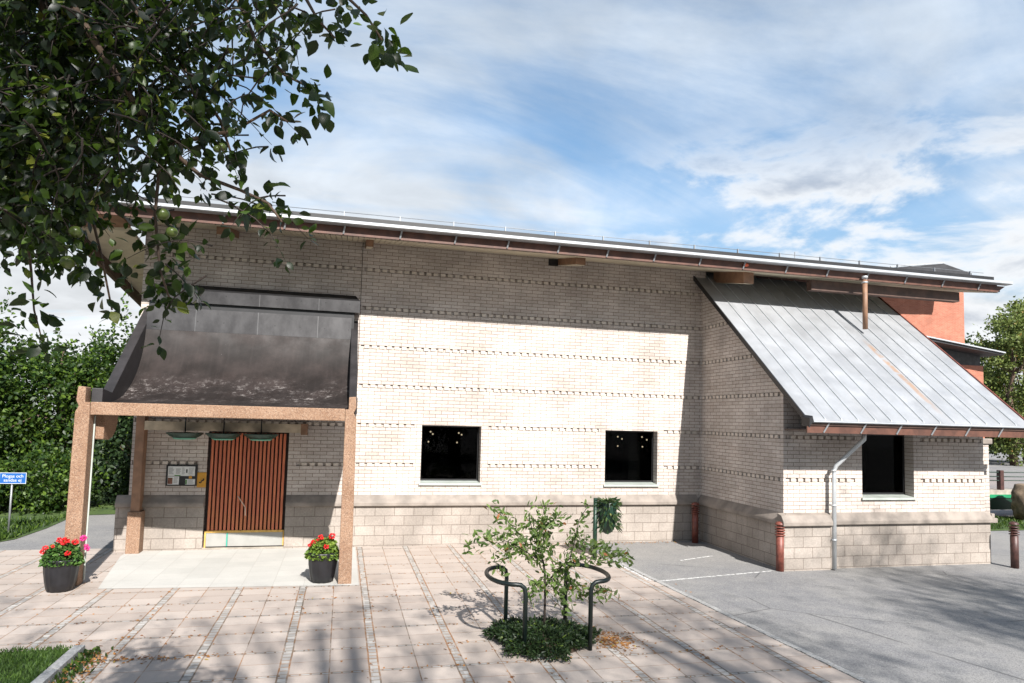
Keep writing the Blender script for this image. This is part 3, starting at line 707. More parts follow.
# projecting beam ends
def beam_end(xa, xb, y1, dep, seat=0):
    mb = MB(); zt = lambda y: zs(y)-.026
    mb.hexa([(xa, y1, zt(y1)-dep), (xb, y1, zt(y1)-dep), (xb, YW-.01, zt(YW)-dep), (xa, YW-.01, zt(YW)-dep), (xa, y1, zt(y1)), (xb, y1, zt(y1)), (xb, YW-.01, zt(YW)), (xa, YW-.01, zt(YW))])
    o = mb.build('beam_end', 'beam', ROOF, world=True)
    MB().hexa([(xa+.01, y1+.005, zt(y1)-dep-.006), (xb-.01, y1+.005, zt(y1)-dep-.006), (xb-.01, YW-.012, zt(YW)-dep-.006), (xa+.01, YW-.012, zt(YW)-dep-.006), (xa+.01, y1+.005, zt(y1)-dep-.001), (xb-.01, y1+.005, zt(y1)-dep-.001), (xb-.01, YW-.012, zt(YW)-dep-.001), (xa+.01, YW-.012, zt(YW)-dep-.001)]).build('lit_underside', 'soffit', ROOF, world=True)  # pale strip below the beam, its colour stands for the lit underside
    if seat: MB().box(xa-.22, xa-.004, YW-.03, YW-.002, zt(YW)-dep-.02, zt(YW)-.03).build('beam_seat', 'black', ROOF, world=True)
beam_end(-2.42, -2.20, 13.5, .15); beam_end(.30, .44, 13.55, .14); beam_end(4.58, 4.80, 13.45, .15, 1); beam_end(8.5, 8.75, 13.4, .26)
MB().box(10.2, 14.33, EY+.25, EY+.42, ZE-.26, ZE-.03).build('purlin', 'dark_beam', ROOF, world=True)
MB().ball((at(746, 268, EY-.06).x, EY-.06, ZE+.09), .045, 10, 7, (1.5, .7, .8)).build('alarm_beacon', 'alarm', ROOF, world=True)
at_ = MB().tube([(9.95, 13.6, 6.2), (9.95, 13.6, 6.72)], .012, 6); at_.build('aerial', 'wire', ROOF, world=True)
# spout from the eave onto the lean-to
sp = MB().tube([(at(865, 300, EY-.13).x, EY-.13, ZE-.03), (at(865, 300, EY-.13).x, EY-.13, 4.93)], .055, 14); SPT = sp.build('spout', 'beam', ROOF, world=True)
sp = MB().tube([(at(865, 300, EY-.13).x, EY-.13, ZE+.06), (at(865, 300, EY-.13).x, EY-.13, ZE+.01)], .065, 12); sp.tube([(at(865, 300, EY-.13).x, EY-.13, ZE-.07), (at(865, 300, EY-.13).x, EY-.13, ZE-.10)], .068, 12); sp.build('collar', 'zinc', SPT, world=True)
# lean-to roof
LX0, LX1, LY0, LY1 = 8.0, 13.02, 10.58, 14.9
def rp(x, y, dz=0): return (x, y, roofz(y)+dz)
mb = MB(); NY = 12
for j in range(NY):
    ya, yb = LY0+(LY1-LY0)*j/NY, LY0+(LY1-LY0)*(j+1)/NY
    mb.add([rp(LX0, ya), rp(LX1, ya), rp(LX1, yb), rp(LX0, yb)], [(0, 1, 2, 3)])
LEAN = mb.build('lean_to_roof', 'roof', BLD, world=True)
mb = MB().hexa([rp(LX0+.02, LY0+.02, -.10), rp(LX1-.02, LY0+.02, -.10), rp(LX1-.02, LY1, -.10), rp(LX0+.02, LY1, -.10), rp(LX0+.02, LY0+.02, -.004), rp(LX1-.02, LY0+.02, -.004), rp(LX1-.02, LY1, -.004), rp(LX0+.02, LY1, -.004)])
mb.build('roof_deck', 'dark_beam', LEAN, world=True)
mb = MB(); ns = 14
for i in range(1, ns):
    x = LX0+(LX1-LX0)*i/ns + random.uniform(-.012, .012); x2 = x+random.uniform(-.012, .012)
    mb.hexa([rp(x-.008, LY0+.01, .001), rp(x+.008, LY0+.01, .001), rp(x2+.008, LY1, .001), rp(x2-.008, LY1, .001), rp(x-.005, LY0+.03, .027), rp(x+.005, LY0+.03, .027), rp(x2+.005, LY1, .027), rp(x2-.005, LY1, .027)])
mb.build('standing_seams', 'zinc', LEAN, world=True)
mb = MB().hexa([rp(LX0-.03, LY0-.06, -.075), rp(LX0-.002, LY0-.06, -.075), rp(LX0-.002, LY1-.15, -.075), rp(LX0-.03, LY1-.15, -.075), rp(LX0-.03, LY0-.06, .035), rp(LX0-.002, LY0-.06, .035), rp(LX0-.002, LY1-.15, .035), rp(LX0-.03, LY1-.15, .035)])
mb.build('verge_board', 'black', LEAN, world=True)
mb = MB().hexa([rp(LX1+.002, LY0, -.14), rp(LX1+.03, LY0, -.14), rp(LX1+.03, LY1, -.14), rp(LX1+.002, LY1, -.14), rp(LX1+.002, LY0, .03), rp(LX1+.03, LY0, .03), rp(LX1+.03, LY1, .03), rp(LX1+.002, LY1, .03)])
mb.build('verge_board', 'rust', LEAN, world=True)
MB().box(LX0+.02, LX1+.25, LY0+.05, LY0+.08, 2.60, 2.795).build('fascia', 'fascia', LEAN, world=True)
MB().box(XC+.02, LX1, LY0+.09, YF-.01, 2.63, 2.66).build('soffit', 'dark_beam', LEAN, world=True)
MB().prism([(LY0+.046, 2.817), (LY0-.03, 2.817), (LY0-.045, 2.80), (LY0-.03, 2.785), (LY0+.046, 2.798)], 'x', LX0, LX1+.28).build('gutter', 'white_metal', LEAN, world=True)
mb = MB(); x = LX0+.35
while x < LX1+.2:
    mb.bar((x, LY0+.04, 2.61), (x+.10, LY0+.01, 2.79), .028, .012, (0, 1, 0)); x += .78
mb.build('gutter_brackets', 'wire', LEAN, world=True)
MB().hexa([(LX0-.06, LY0-.12, 2.72), (LX0+.03, LY0-.12, 2.80), (LX0+.03, LY0+.1, 2.80), (LX0-.06, LY0+.1, 2.72), (LX0-.06, LY0-.12, 2.86), (LX0+.0, LY0-.12, 2.90), (LX0+.0, LY0+.1, 2.92), (LX0-.06, LY0+.1, 2.88)]).build('end_cap', 'black', LEAN, world=True)
# downpipe
mb = MB().tube([(9.57, LY0+.45, 2.66), (9.56, LY0+.45, 2.50), (9.24, YF-.17, 1.98), (9.19, YF-.17, 1.88), (9.18, YF-.17, .02)], .042, 12)
DP = mb.build('downpipe', 'zinc', BLD, world=True)
mb = MB()
for z in (1.86, 1.2, .55): mb.tube([(9.18, YF-.17, z), (9.18, YF-.17, z+.035)], .05, 12)
for z in (1.2, .55): mb.box(9.17, 9.19, YF-.12, YF-.001, z, z+.03)
mb.build('clamp', 'zinc', DP, world=True)

# ---------------------------------------------------------------- porch canopy
YP = 11.5
prof = [(11.62, 2.80), (11.90, 2.80), (12.35, 2.85), (12.68, 2.93), (13.0, 3.06), (13.34, 3.24), (13.65, 3.47), (13.9, 3.72), (14.08, 3.98), (14.19, 4.22)]
th = .12
pts = prof + [(y+th*.9, z-th*.55) for y, z in prof[::-1]]
mb = MB(); n = len(prof)
X0, X1 = -3.675, .088
def smooth(pr_, it=3):
    for _ in range(it):
        q_ = [pr_[0]]
        for (a, b_), (c_, d_) in zip(pr_[:-1], pr_[1:]): q_ += [(a*.75+c_*.25, b_*.75+d_*.25), (a*.25+c_*.75, b_*.25+d_*.75)]
        pr_ = q_+[pr_[-1]]
    return pr_
pf = smooth(prof, 2)
for dy_, dz_ in ((0, 0), (.08, -.11)):
    vs = [(x_, a+dy_+(.42*(1-(z_-2.8)/1.42) if x_ == X0 else 0), z_+dz_) for a, z_ in pf for x_ in (X0, X1)]
    mb.add(vs, [(2*k, 2*k+1, 2*k+3, 2*k+2) for k in range(len(pf)-1)], 0, True)
mb.add([(X0, 12.04, 2.80), (X1, 11.62, 2.80), (X1, 11.70, 2.69), (X0, 12.12, 2.69)], [(0, 1, 2, 3)])
CAN = mb.build('canopy', 'shell', BLD, world=True); CAN['label'] = 'dark concave porch canopy with lichen along its lower edge'
# panel and coping above the shell
mb = MB().hexa([(X0, 14.19, 4.222), (X1, 14.19, 4.222), (X1, 14.34, 4.222), (X0, 14.34, 4.222), (X0, 14.22, 4.66), (X1, 14.22, 4.66), (X1, 14.34, 4.66), (X0, 14.34, 4.66)]); mb.build('upper_panel', 'panel', CAN, world=True)
mb = MB().box(X0-.02, X1+.05, 14.36, YW-.01, 4.0, 4.80); mb.build('back_wall', 'black', CAN, world=True)
mb = MB().box(-3.72, .245, 14.30, YW-.005, 4.79, 5.03); mb.build('coping_box', 'panel', CAN, world=True)
mb = MB().hexa([(-3.72, 14.302, 5.032), (.245, 14.302, 5.032), (.245, YW-.005, 5.032), (-3.72, YW-.005, 5.032), (-3.5, 14.45, 5.16), (.15, 14.45, 5.16), (.15, YW-.005, 5.20), (-3.5, YW-.005, 5.20)]); mb.build('coping_cap', 'black', CAN, world=True)
ch = [(YP+.53, 3.02), (12.5, 2.97), (14.62, 4.68), (14.62, 4.1), (14.45, 4.02), (13.8, 3.0), (13.25, 2.64), (YP+.53, 2.72)]
MB().prism(ch, 'x', -3.83, -3.672).build('cheek', 'cheek', CAN, world=True, bevel=.01)
ch2 = [(11.70, 2.99), (12.3, 2.95), (14.62, 4.66), (14.62, 4.1), (14.45, 4.02), (13.8, 3.0), (13.25, 2.64), (11.70, 2.72)]
MB().prism(ch2, 'x', .09, .225).build('cheek', 'cheek', CAN, world=True, bevel=.01)
# posts: with a notch at beam height and a stub above
def post(xa, xb, sgn, stub, YP=11.5):
    mb = MB()
    w = xb-xa; o0, o1 = (xa, xb) if sgn < 0 else (xb, xa)
    z1 = stub
    pr_ = [(o0-.015*sgn*-1 if False else o0, 0), (o0+.03*(-sgn)*1, 2.64), (o0+.075*(-sgn), 2.73), (o0+.035*(-sgn), 2.82), (o0+.05*(-sgn), z1), (o0+.16*(-sgn), z1-.01), (o0+.16*(-sgn), 2.79), (o1, 2.79), (o1, 0)]
    mb.prism(pr_, 'y', YP, YP+.24)
    return mb.build('post', 'post', CAN, world=True, bevel=.012)
post(-4.035, -3.80, -1, 3.04, 11.92)
post(.035, .245, 1, 3.0)
mb = MB().hexa([(-3.799, YP+.43, 2.60), (.034, YP+.01, 2.60), (.034, YP+.23, 2.60), (-3.799, YP+.65, 2.60), (-3.799, YP+.43, 2.80), (.034, YP+.01, 2.80), (.034, YP+.23, 2.80), (-3.799, YP+.65, 2.80)]); mb.build('beam', 'post', CAN, world=True, bevel=.012)
MB().box(-3.795, -3.775, YP+.62, YP+.64, .05, 2.59).build('edge_strip', 'sill', CAN, world=True)
hp = [(YP+.67, 2.62), (YP+.67, 2.22), (12.45, 2.20), (12.62, 2.24), (12.75, 2.33), (12.83, 2.47), (12.86, 2.62)]
MB().prism(hp, 'x', -3.84, -3.66).build('haunch', 'post', CAN, world=True, bevel=.01)
mb = MB().box(-3.80, -3.645, 14.42, YW-.04, .78, 2.62); mb.build('column', 'beam', CAN, world=True, bevel=.008)
mb = MB().box(-3.835, -3.60, 14.38, YW-.04, 0, .78); mb.build('column_base', 'post', CAN, world=True, bevel=.01)
MB().box(-3.64, -.80, 14.38, 14.52, 2.32, 2.49).build('lintel', 'pale_wood', CAN, world=True)
MB().box(-.80, -.68, 14.36, 14.66, 2.28, 2.50).build('lintel_end', 'beam', CAN, world=True)
MB().box(-3.6, .03, 14.34, YW-.008, 2.70, 2.76).build('ceiling', 'dark_beam', CAN, world=True)

# ---------------------------------------------------------------- things at the porch
def dish(x, lab):
    t = thing('dish_lamp', (x, 14.05, 2.17), lab, 'lamp', 'green dish lamps under the canopy')
    MB().lathe([(.10, .0), (.19, .02), (.27, .06), (.325, .115), (.33, .122), (.318, .122), (.26, .075), (.17, .045), (.02, .04)], 28).build('shade', 'lamp_green', t)
    MB().lathe([(.03, -.006), (.17, -.004), (.215, .022), (.205, .03), (.02, .02)], 24).build('diffuser', 'lamp_glass', t)
    r_ = MB().tube([(0, 0, .05), (0, 0, .54)], .012, 8); r_.build('stem', 'black', t)
    return t
dish(at(185, 434, 14.05).x, 'shallow green dish lamp farthest from the door, above the notice board')
dish(at(223.5, 436, 14.05).x, 'shallow green dish lamp hanging over the left edge of the slatted door')
dish(at(261, 437, 14.05).x, 'shallow green dish lamp hanging over the right half of the slatted door')
nb = thing('notice_board', (-3.0, YW-.002, 1.24), 'black framed notice board with papers on the porch wall', 'notice board')
bw_, bh_ = .56, .41
mb = MB().box(-.28, .28, -.03, 0, 0, .012); mb.box(-.28, .28, -.03, 0, bh_-.025, bh_); mb.box(-.28, -.255, -.03, 0, .012, bh_-.025); mb.box(.255, .28, -.03, 0, .012, bh_-.025); mb.build('frame', 'black', nb)
MB().box(-.254, .254, -.012, -.002, .013, bh_-.026).build('panel', 'black', nb)
MB().box(-.25, .235, -.016, -.0125, .19, .375).build('poster', 'paper', nb); MB().box(-.25, -.045, -.016, -.0125, .022, .18).build('leaflet', 'paper', nb)
MB().box(.07, .245, -.016, -.0125, .022, .13).build('leaflet', 'paper', nb); MB().box(-.245, -.16, -.018, -.0165, .035, .155).build('print', 'photo_brown', nb)
MB().box(.072, .10, -.018, -.0165, .03, .12).build('print', 'print_green', nb); MB().box(-.13, -.02, -.018, -.0165, .192, .21).build('print', 'print_green', nb)
MB().box(.075, .10, -.018, -.0165, .25, .32).build('print', 'black', nb); MB().box(.13, .185, -.016, -.0125, .14, .20).build('leaflet', 'orange', nb)
ln = MB()
for x0, x1, zt, k, w in ((-.235, -.14, .35, 9, .005), (-.11, -.01, .33, 7, .005), (.0, .06, .35, 9, .004), (.12, .22, .35, 9, .004), (-.14, -.06, .165, 8, .004), (.11, .23, .12, 6, .004)):
    for i in range(k): ln.box(x0, x1-random.uniform(0, .03), -.0172, -.0166, zt-i*.015-w, zt-i*.015)
ln.build('print', 'blind', nb)
ys_ = thing('plate_sign', (-2.63, YW-.002, 1.21), 'ochre plate with a dark curl mark between notice board and door', 'sign')
MB().box(-.09, .075, -.012, 0, 0, .29).build('plate', 'orange', ys_)
MB().tube([(-.045, -.015, .105), (-.035, -.015, .085), (-.015, -.015, .095), (-.01, -.015, .12), (.01, -.015, .135), (.03, -.015, .14), (.035, -.015, .16), (.02, -.015, .165)], .011, 6).build('mark', 'black', ys_)

def pot(loc, lab, cat='flower pot', s=1):
    t = thing('flower_pot', loc, lab, cat, 'black fluted flower pots at the porch')
    MB().lathe([(a_*s, z_*1.15) for a_, z_ in ((.115, 0), (.155, .02), (.178, .12), (.196, .25), (.205, .37), (.213, .40), (.205, .415), (.19, .41), (.18, .35), (.01, .345))], 48, flute=.06, nf=12).build('pot', 'pot', t)
    MB().lathe([(.181*s, .40), (.1, .42), (.01, .43)], 20).build('soil', 'soil', t)
    return t
def geranium(loc, lab, mat, seed, heads):
    t = thing('geranium', loc, lab, 'plant', 'potted geraniums at the porch')
    rg = np.random.default_rng(seed)
    n = 1100; c = rg.normal(size=(n, 3)); c /= np.linalg.norm(c, axis=1, keepdims=True); rr = rg.uniform(.35, 1, n)**.5
    P = c*rr[:, None]*np.array([.29, .26, .22]); P[:, 2] = np.abs(P[:, 2])*1.15 + .0; P[:, 2] -= .09*(np.hypot(P[:, 0], P[:, 1]) > .2)
    D = c.copy(); D[:, 2] *= .3; N = rg.normal(size=(n, 3))*.6+c*.5; N[:, 2] += .8
    fine_leaf_mesh((P, D, N, rg.uniform(.04, .07, n), rg.uniform(.045, .075, n)), 'foliage', mat, t, False)
    stm = MB()
    for i, (hx, hy, hz, pm, hr) in enumerate(heads):
        hr *= .8
        stm.tube([(hx*.3, hy*.3, 0), (hx*.8, hy*.8, hz*.7), (hx, hy, hz)], .004, 5)
        k = 46; q = rg.normal(size=(k, 3)); q /= np.linalg.norm(q, axis=1, keepdims=True)
        P = q*hr*np.array([1, 1, .75])*.6 + np.array([hx, hy, hz])
        leaf_mesh((P, q+rg.normal(size=(k, 3))*.4, rg.normal(size=(k, 3)), np.full(k, hr*.75), np.full(k, hr*.7)), 'flower', pm, t, False)
    stm.build('stems', 'green', t); t.scale = (.9, .9, .92)
    return t
pa = at(60, 587, 11.66); pot((pa.x, pa.y, .004), 'black fluted pot beside the left post of the porch', s=1.14)
geranium((pa.x, pa.y, .47), 'bushy geranium with red and magenta heads by the left porch post', 'geranium_leaf_dark', 3,
         [(.06, -.1, .29, 'red_petal', .075), (-.04, -.05, .30, 'red_petal', .05), (.19, -.05, .27, 'red_petal', .055), (.28, .05, .31, 'pink_petal', .06), (-.25, -.1, .13, 'red_petal', .05), (-.20, -.15, .20, 'red_petal', .045), (.15, -.22, .12, 'red_petal', .05), (.36, 0, .15, 'pink_petal', .05), (.34, 0, .20, 'pink_petal', .035), (-.08, -.2, .23, 'red_petal', .03)])
pb = gnd(322, 582); pot((pb.x, pb.y, .012), 'black fluted pot beside the right post of the porch', s=1.15)
geranium((pb.x, pb.y, .47), 'yellow green geranium with sparse red heads by the right porch post', 'geranium_leaf', 5,
         [(-.05, -.1, .28, 'red_petal', .055), (.14, -.05, .29, 'red_petal', .065), (-.18, -.1, .20, 'red_petal', .045), (-.24, -.1, .15, 'red_petal', .035), (.05, -.22, .14, 'red_petal', .05), (-.10, -.1, .235, 'red_petal', .03)])

# chandeliers inside, seen through the panes
def chand(pxs, lab):
    Ps = [at(a, b_, 17.5) for a, b_ in pxs]; c = sum(Ps, Vector())/3
    t = thing('chandelier', (c.x, 17.5, 2.4), lab, 'lamp', 'small three bulb lamps inside the hall')
    arms = MB().tube([(0, 0, 0), (0, 0, 1.15)], .008, 6)
    for P_ in Ps:
        q = P_-t.location; arms.tube([(0, 0, .05), (q.x, 0, q.z+.03)], .005, 5)
        MB().ball(q, .021, 10, 8).build('bulb', 'bulb', t)
    arms.build('arms', 'black', t)
chand([(430.6, 431.7), (432.8, 434), (428.4, 441.7)], 'three lit bulbs at the left side of the left window')
chand([(458.8, 433), (461.6, 434.7), (457, 442.5)], 'three lit bulbs at the right side of the left window')
chand([(617.8, 436.7), (622, 438.9), (617.7, 446)], 'three lit bulbs at the left side of the window beside the lean-to')
chand([(642, 437), (646.8, 439.8), (642.4, 446.7)], 'three lit bulbs in front of the grey blind in the window beside the lean-to')

# ---------------------------------------------------------------- street furniture
def bollard(loc, lab, mat='rust'):
    t = thing('bollard', loc, lab, 'bollard', 'red brown ringed bollards'); r = .072
    MB().lathe([(r, 0), (r, .64), (r*.8, .645), (r*.8, .83), (.01, .832)], 20).build('post', mat, t)
    rg_ = MB()
    for k in range(4): z = .655+k*.048; rg_.lathe([(r*.82, z), (r*1.3, z+.004), (r*1.32, z+.016), (r*.82, z+.028)], 20)
    rg_.build('louvres', mat, t)
    MB().lathe([(r*.9, .85), (r*1.22, .853), (r*1.22, .873), (r*.9, .905), (.01, .915)], 20).build('cap', mat, t)
    return t
b1 = gnd(780, 571); bollard((b1.x, b1.y, 0), 'red brown ringed bollard standing at the lean-to corner by the white line')
b2 = gnd(695, 541.5); bollard((b2.x-.08, b2.y-.15, 0), 'red brown ringed bollard in the shaded inner corner of the walls')
b3 = gnd(1015, 568); bollard((b3.x, b3.y, 0), 'dark brown ringed bollard in front of the boulder', 'dark_rust')
# planter post
pp = gnd(594.5, 560)
t = thing('planter_post', (pp.x, pp.y, 0), 'dark green post carrying a round hanging planter near the wall', 'planter')
MB().tube([(0, 0, 0), (0, 0, 1.20)], .042, 12).build('post', 'green', t)
MB().lathe([(.03, .50), (.11, .55), (.17, .68), (.185, 1.0), (.19, 1.12), (.175, 1.13), (.16, 1.05), (.01, 1.04)], 22, (.25, 0, 0)).build('basket', 'green', t)
MB().box(.03, .09, -.02, .02, .8, 1.05).build('bracket', 'black', t)
t = thing('trailing_plant', (pp.x+.25, pp.y, 1.05), 'dark spiky leaved plant trailing over the hanging planter on the green post', 'plant')
n = 520; ang = RNG.uniform(0, 6.28, n); rr = RNG.uniform(0, .21, n)
P = np.stack([rr*np.cos(ang), rr*np.sin(ang), RNG.uniform(0, .12, n)], 1); k = n//2; P[:k, 2] -= RNG.uniform(0, .50, k); P[:k, 0] = np.cos(ang[:k])*.19; P[:k, 1] = np.sin(ang[:k])*.19
D = np.stack([np.cos(ang), np.sin(ang), RNG.uniform(-.3, .8, n)], 1); D[:k, 2] -= .9
leaf_mesh((P, D, upn(n), RNG.uniform(.06, .16, n), RNG.uniform(.022, .042, n)), 'foliage', 'sapling_dark', t, False)

# hoop guards
def hoop(name, lab, sgn, cx, cy):
    t = thing('hoop_guard', (cx, cy, 0), lab, 'guard rail', 'dark green tree guard hoops')
    r = .475; z = .785; pts = [(0, -r, -.05), (0, -r, z-.10), (sgn*.015, -r, z-.03), (sgn*.06, -r, z+.005), (sgn*.12, -r+.005, z+.012)]
    for k in range(1, 14):
        a = -math.pi/2 + math.pi*k/14; pts.append((sgn*(.10+.25*math.cos(a)), r*math.sin(a), z+.012))
    pts += [(sgn*.12, r-.005, z+.012), (sgn*.06, r, z+.005), (sgn*.015, r, z-.03), (0, r, z-.10), (0, r, -.05)]
    MB().tube(pts, .027, 12).build('tube', 'hoop', t)
hoop('a', 'dark green hoop guard bulging left around the sapling bed', -1, 2.14, 8.31)
hoop('b', 'dark green hoop guard bulging right around the sapling bed', 1, 2.95, 8.33)
# planting bed
bed = Vector((2.46, 8.22, 0))
mb = MB(); mb.lathe([(.50, .0), (.42, .045), (.4, .08), (.02, .10)], 28, bed); structure('soil', mb, 'soil', 'dark soil mound under the sapling', 'soil')
n = 6500; a = RNG.uniform(0, 6.28, n); r_ = np.sqrt(RNG.uniform(0, 1, n))*(.64+.10*np.sin(a*3+1)+.07*np.sin(a*7)+.05*np.sin(a*12))
P = np.stack([bed.x+r_*np.cos(a)*.95, bed.y+r_*np.sin(a), .04+RNG.uniform(0, 1, n)*.145*(1-(r_/.95)**2)], 1)
D = np.stack([np.cos(a), np.sin(a), np.full(n, .3)], 1)+RNG.normal(size=(n, 3))*.7
tag(leaf_mesh((P, D, upn(n, 1), RNG.uniform(.035, .08, n), RNG.uniform(.013, .026, n)), 'ground_cover', 'cover_leaf'), 'low dark evergreen ground cover around the sapling', 'ground cover', None, 'stuff')

# sapling with thin forking stems
sb = gnd(544, 636); S = lambda x, y, dy=0: at(x, y, sb.y+dy)
t = thing('sapling', (sb.x, sb.y, 0), 'thin leafy sapling with pale green and reddish leaves inside the hoop guards', 'tree')
stems = [
    ([(sb.x, sb.y, 0), S(545, 600), S(545, 575), S(543, 560)], .017, .012),
    ([S(545, 585), S(556, 572), S(562, 566, -.1), S(570, 558, -.15), S(575, 540, -.1), S(579, 520, -.05), S(588, 506)], .012, .004),
    ([S(543, 562), S(538, 545, .1), S(540, 528, .1), S(545, 505, .1)], .008, .003),
    ([S(543, 562), S(528, 553, -.1), S(515, 545, -.2), S(498, 538, -.25), S(480, 542, -.3), S(470, 544, -.3)], .007, .002),
    ([S(528, 553, -.1), S(516, 530, .1), S(502, 516, .2), S(495, 509, .2)], .005, .002),
    ([S(538, 545, .1), S(530, 522, .3), S(528, 512, .3)], .005, .002),
    ([S(562, 566, -.1), S(580, 560, -.3), S(600, 556, -.4), S(622, 556, -.4)], .006, .002),
    ([S(575, 540, -.1), S(592, 545, .2), S(610, 550, .3), S(628, 560, .3)], .005, .002),
    ([S(545, 585), S(535, 585, -.3), S(530, 600, -.35)], .005, .002),
    ([S(556, 572), S(572, 585, -.3), S(590, 595, -.35), S(612, 590, -.3)], .005, .002),
    ([S(540, 528, .1), S(556, 520, -.2), S(562, 511, -.2)], .004, .002),
    ([S(556, 572), S(560, 595, -.3), S(566, 612, -.35)], .005, .002),
    ([S(515, 545, -.2), S(505, 555, -.3), S(500, 565, -.3)], .004, .002),
    ([S(540, 528, .1), S(548, 545, -.3), S(552, 556, -.4)], .004, .002),
]
tw = MB(); Pl = []; Dl = []
for i, (pts, r0, r1) in enumerate(stems):
    pts = [Vector(p) for p in pts]; k = len(pts)
    tw.tube(pts, [r0+(r1-r0)*j/(k-1) for j in range(k)], 7)
    if i == 0: continue
    for a_, b_ in zip(pts[:-1], pts[1:]):
        seg = (b_-a_); m_ = int(seg.length/.0062)+4
        for q in range(m_):
            if i == 1 and random.random() < .5: continue
            c = a_+seg*random.random() + Vector(RNG.normal(size=3)*.055)
            Pl.append(c); Dl.append(seg.normalized()*.6+Vector(RNG.normal(size=3)*.8))
tw.build('stems', 'dark_bark', t, world=True)
P = np.array(Pl); D = np.array(Dl); n = len(P)
leaf_mesh((P, D, upn(n, .6), RNG.uniform(.055, .11, n), RNG.uniform(.026, .042, n)), 'foliage', 'sapling_leaf', t, True)

# name sign on post, far left
sp_ = at(8, 536, 16.6)
t = thing('road_sign', (gnd(8, 536).x, gnd(8, 536).y, 0), 'small blue sign with white text on a pale post under the hedge', 'sign')
pb_ = gnd(8, 536); top = at(14, 478, pb_.y)
MB().tube([(0, 0, 0), (0, 0, top.z+.05)], .020, 10).build('post', 'wire', t)
sx0 = at(.4, 474, pb_.y).x-pb_.x; sx1 = at(27.5, 474, pb_.y).x-pb_.x; sz1 = at(14, 472.5, pb_.y).z; sz0 = at(14, 483.5, pb_.y).z
MB().box(sx0, sx1, -.040, -.028, sz0, sz1).build('plate', 'blue', t)
e = .009; mb = MB().box(sx0, sx1, -.044, -.0402, sz0, sz0+e); mb.box(sx0, sx1, -.044, -.0402, sz1-e, sz1); mb.box(sx0, sx0+e, -.044, -.0402, sz0+e, sz1-e); mb.box(sx1-e, sx1, -.044, -.0402, sz0+e, sz1-e); mb.build('border', 'white', t)
def text(s_, loc, size, parent, mat):
    c_ = bpy.data.curves.new('lettering', 'FONT'); c_.body = s_; c_.size = size; c_.extrude = .001; c_.align_x = 'CENTER'; c_.align_y = 'CENTER'; c_.offset = 0
    tmp = bpy.data.objects.new('lettering_curve', c_); me = bpy.data.meshes.new_from_object(tmp); bpy.data.objects.remove(tmp); me.materials.clear(); me.materials.append(M[mat]); o = bpy.data.objects.new('lettering', me); COL.objects.link(o); o.parent = parent; o.location = loc; o.rotation_euler = (rad(90), 0, 0)
hh = sz1-sz0
text('Plogas och', ((sx0+sx1)/2, -.0425, sz0+hh*.68), hh*.40, t, 'white'); text('sandas ej', ((sx0+sx1)/2, -.0425, sz0+hh*.31), hh*.40, t, 'white')

# right side: footbridge rail, boulder
Y9 = 17.7
P0 = at(984, 470, Y9); 
t = thing('bridge_parapet', (P0.x, Y9, 0), 'green steel bridge beam with concrete edge and railing beyond the lean-to', 'railing')
def L(x, y, Y=Y9): q = at(x, y, Y); return (q.x-P0.x, q.y-Y9, q.z)
a = L(986, 490); e2 = a[0]+9
MB().box(-.9, e2, 0, .5, a[2]-.17, a[2]).build('edge', 'concrete', t)
MB().box(-.9, e2, -.05, -.002, a[2]-.24, a[2]-.14).build('flange', 'bright_green', t)
MB().box(-.9, e2, -.02, .45, a[2]-.62, a[2]-.25).build('beam', 'green', t)
MB().box(.02, .18, .05, .25, 0, a[2]-.62).build('pillar', 'green', t)
rl = MB()
for zz_ in (.98, .74, .52): rl.tube([(-.9, .06, a[2]+zz_*.57), (e2, .06, a[2]+zz_*.57)], .016, 8)
rl.build('rails', 'green', t)
for xo in (0.02, 2.0, 4.0): MB().box(xo-.018, xo+.018, .04, .08, a[2], a[2]+.58).build('post', 'green', t)
for xo in (.72, 2.8): MB().box(xo-.07, xo+.07, .0, .14, a[2], a[2]+.62).build('post', 'dark_rust', t)
bc = at(1034, 503, 16.7)
mb = MB(); n_, m_ = 40, 26; vs = []
for i in range(m_+1):
    th_ = math.pi*i/m_
    for j in range(n_):
        q = 2*math.pi*j/n_; v = Vector((math.sin(th_)*math.cos(q), math.sin(th_)*math.sin(q), -math.cos(th_)))
        k_ = 1+.09*math.sin(3*v.x+2*v.z+1)+.07*math.sin(5*v.y-3*v.z+2)+.05*math.sin(9*v.x+4*v.y)+.035*math.sin(14*v.z+6*v.x)+.02*math.sin(23*v.x-17*v.y)
        w_ = Vector((max(-.86, min(.86, v.x*k_)), max(-.86, min(.86, v.y*k_)), max(-.8, min(.9, v.z*k_))))
        vs.append((w_.x*.66, w_.y*.6, w_.z*.70+.50))
mb.add(vs, [(i*n_+j, i*n_+(j+1) % n_, (i+1)*n_+(j+1) % n_, (i+1)*n_+j) for i in range(m_) for j in range(n_)], 0, True)
t = mb.build('boulder', 'rock'); t.location = (bc.x, bc.y, 0); tag(t, 'big rounded brown boulder behind the dark bollard', 'boulder')
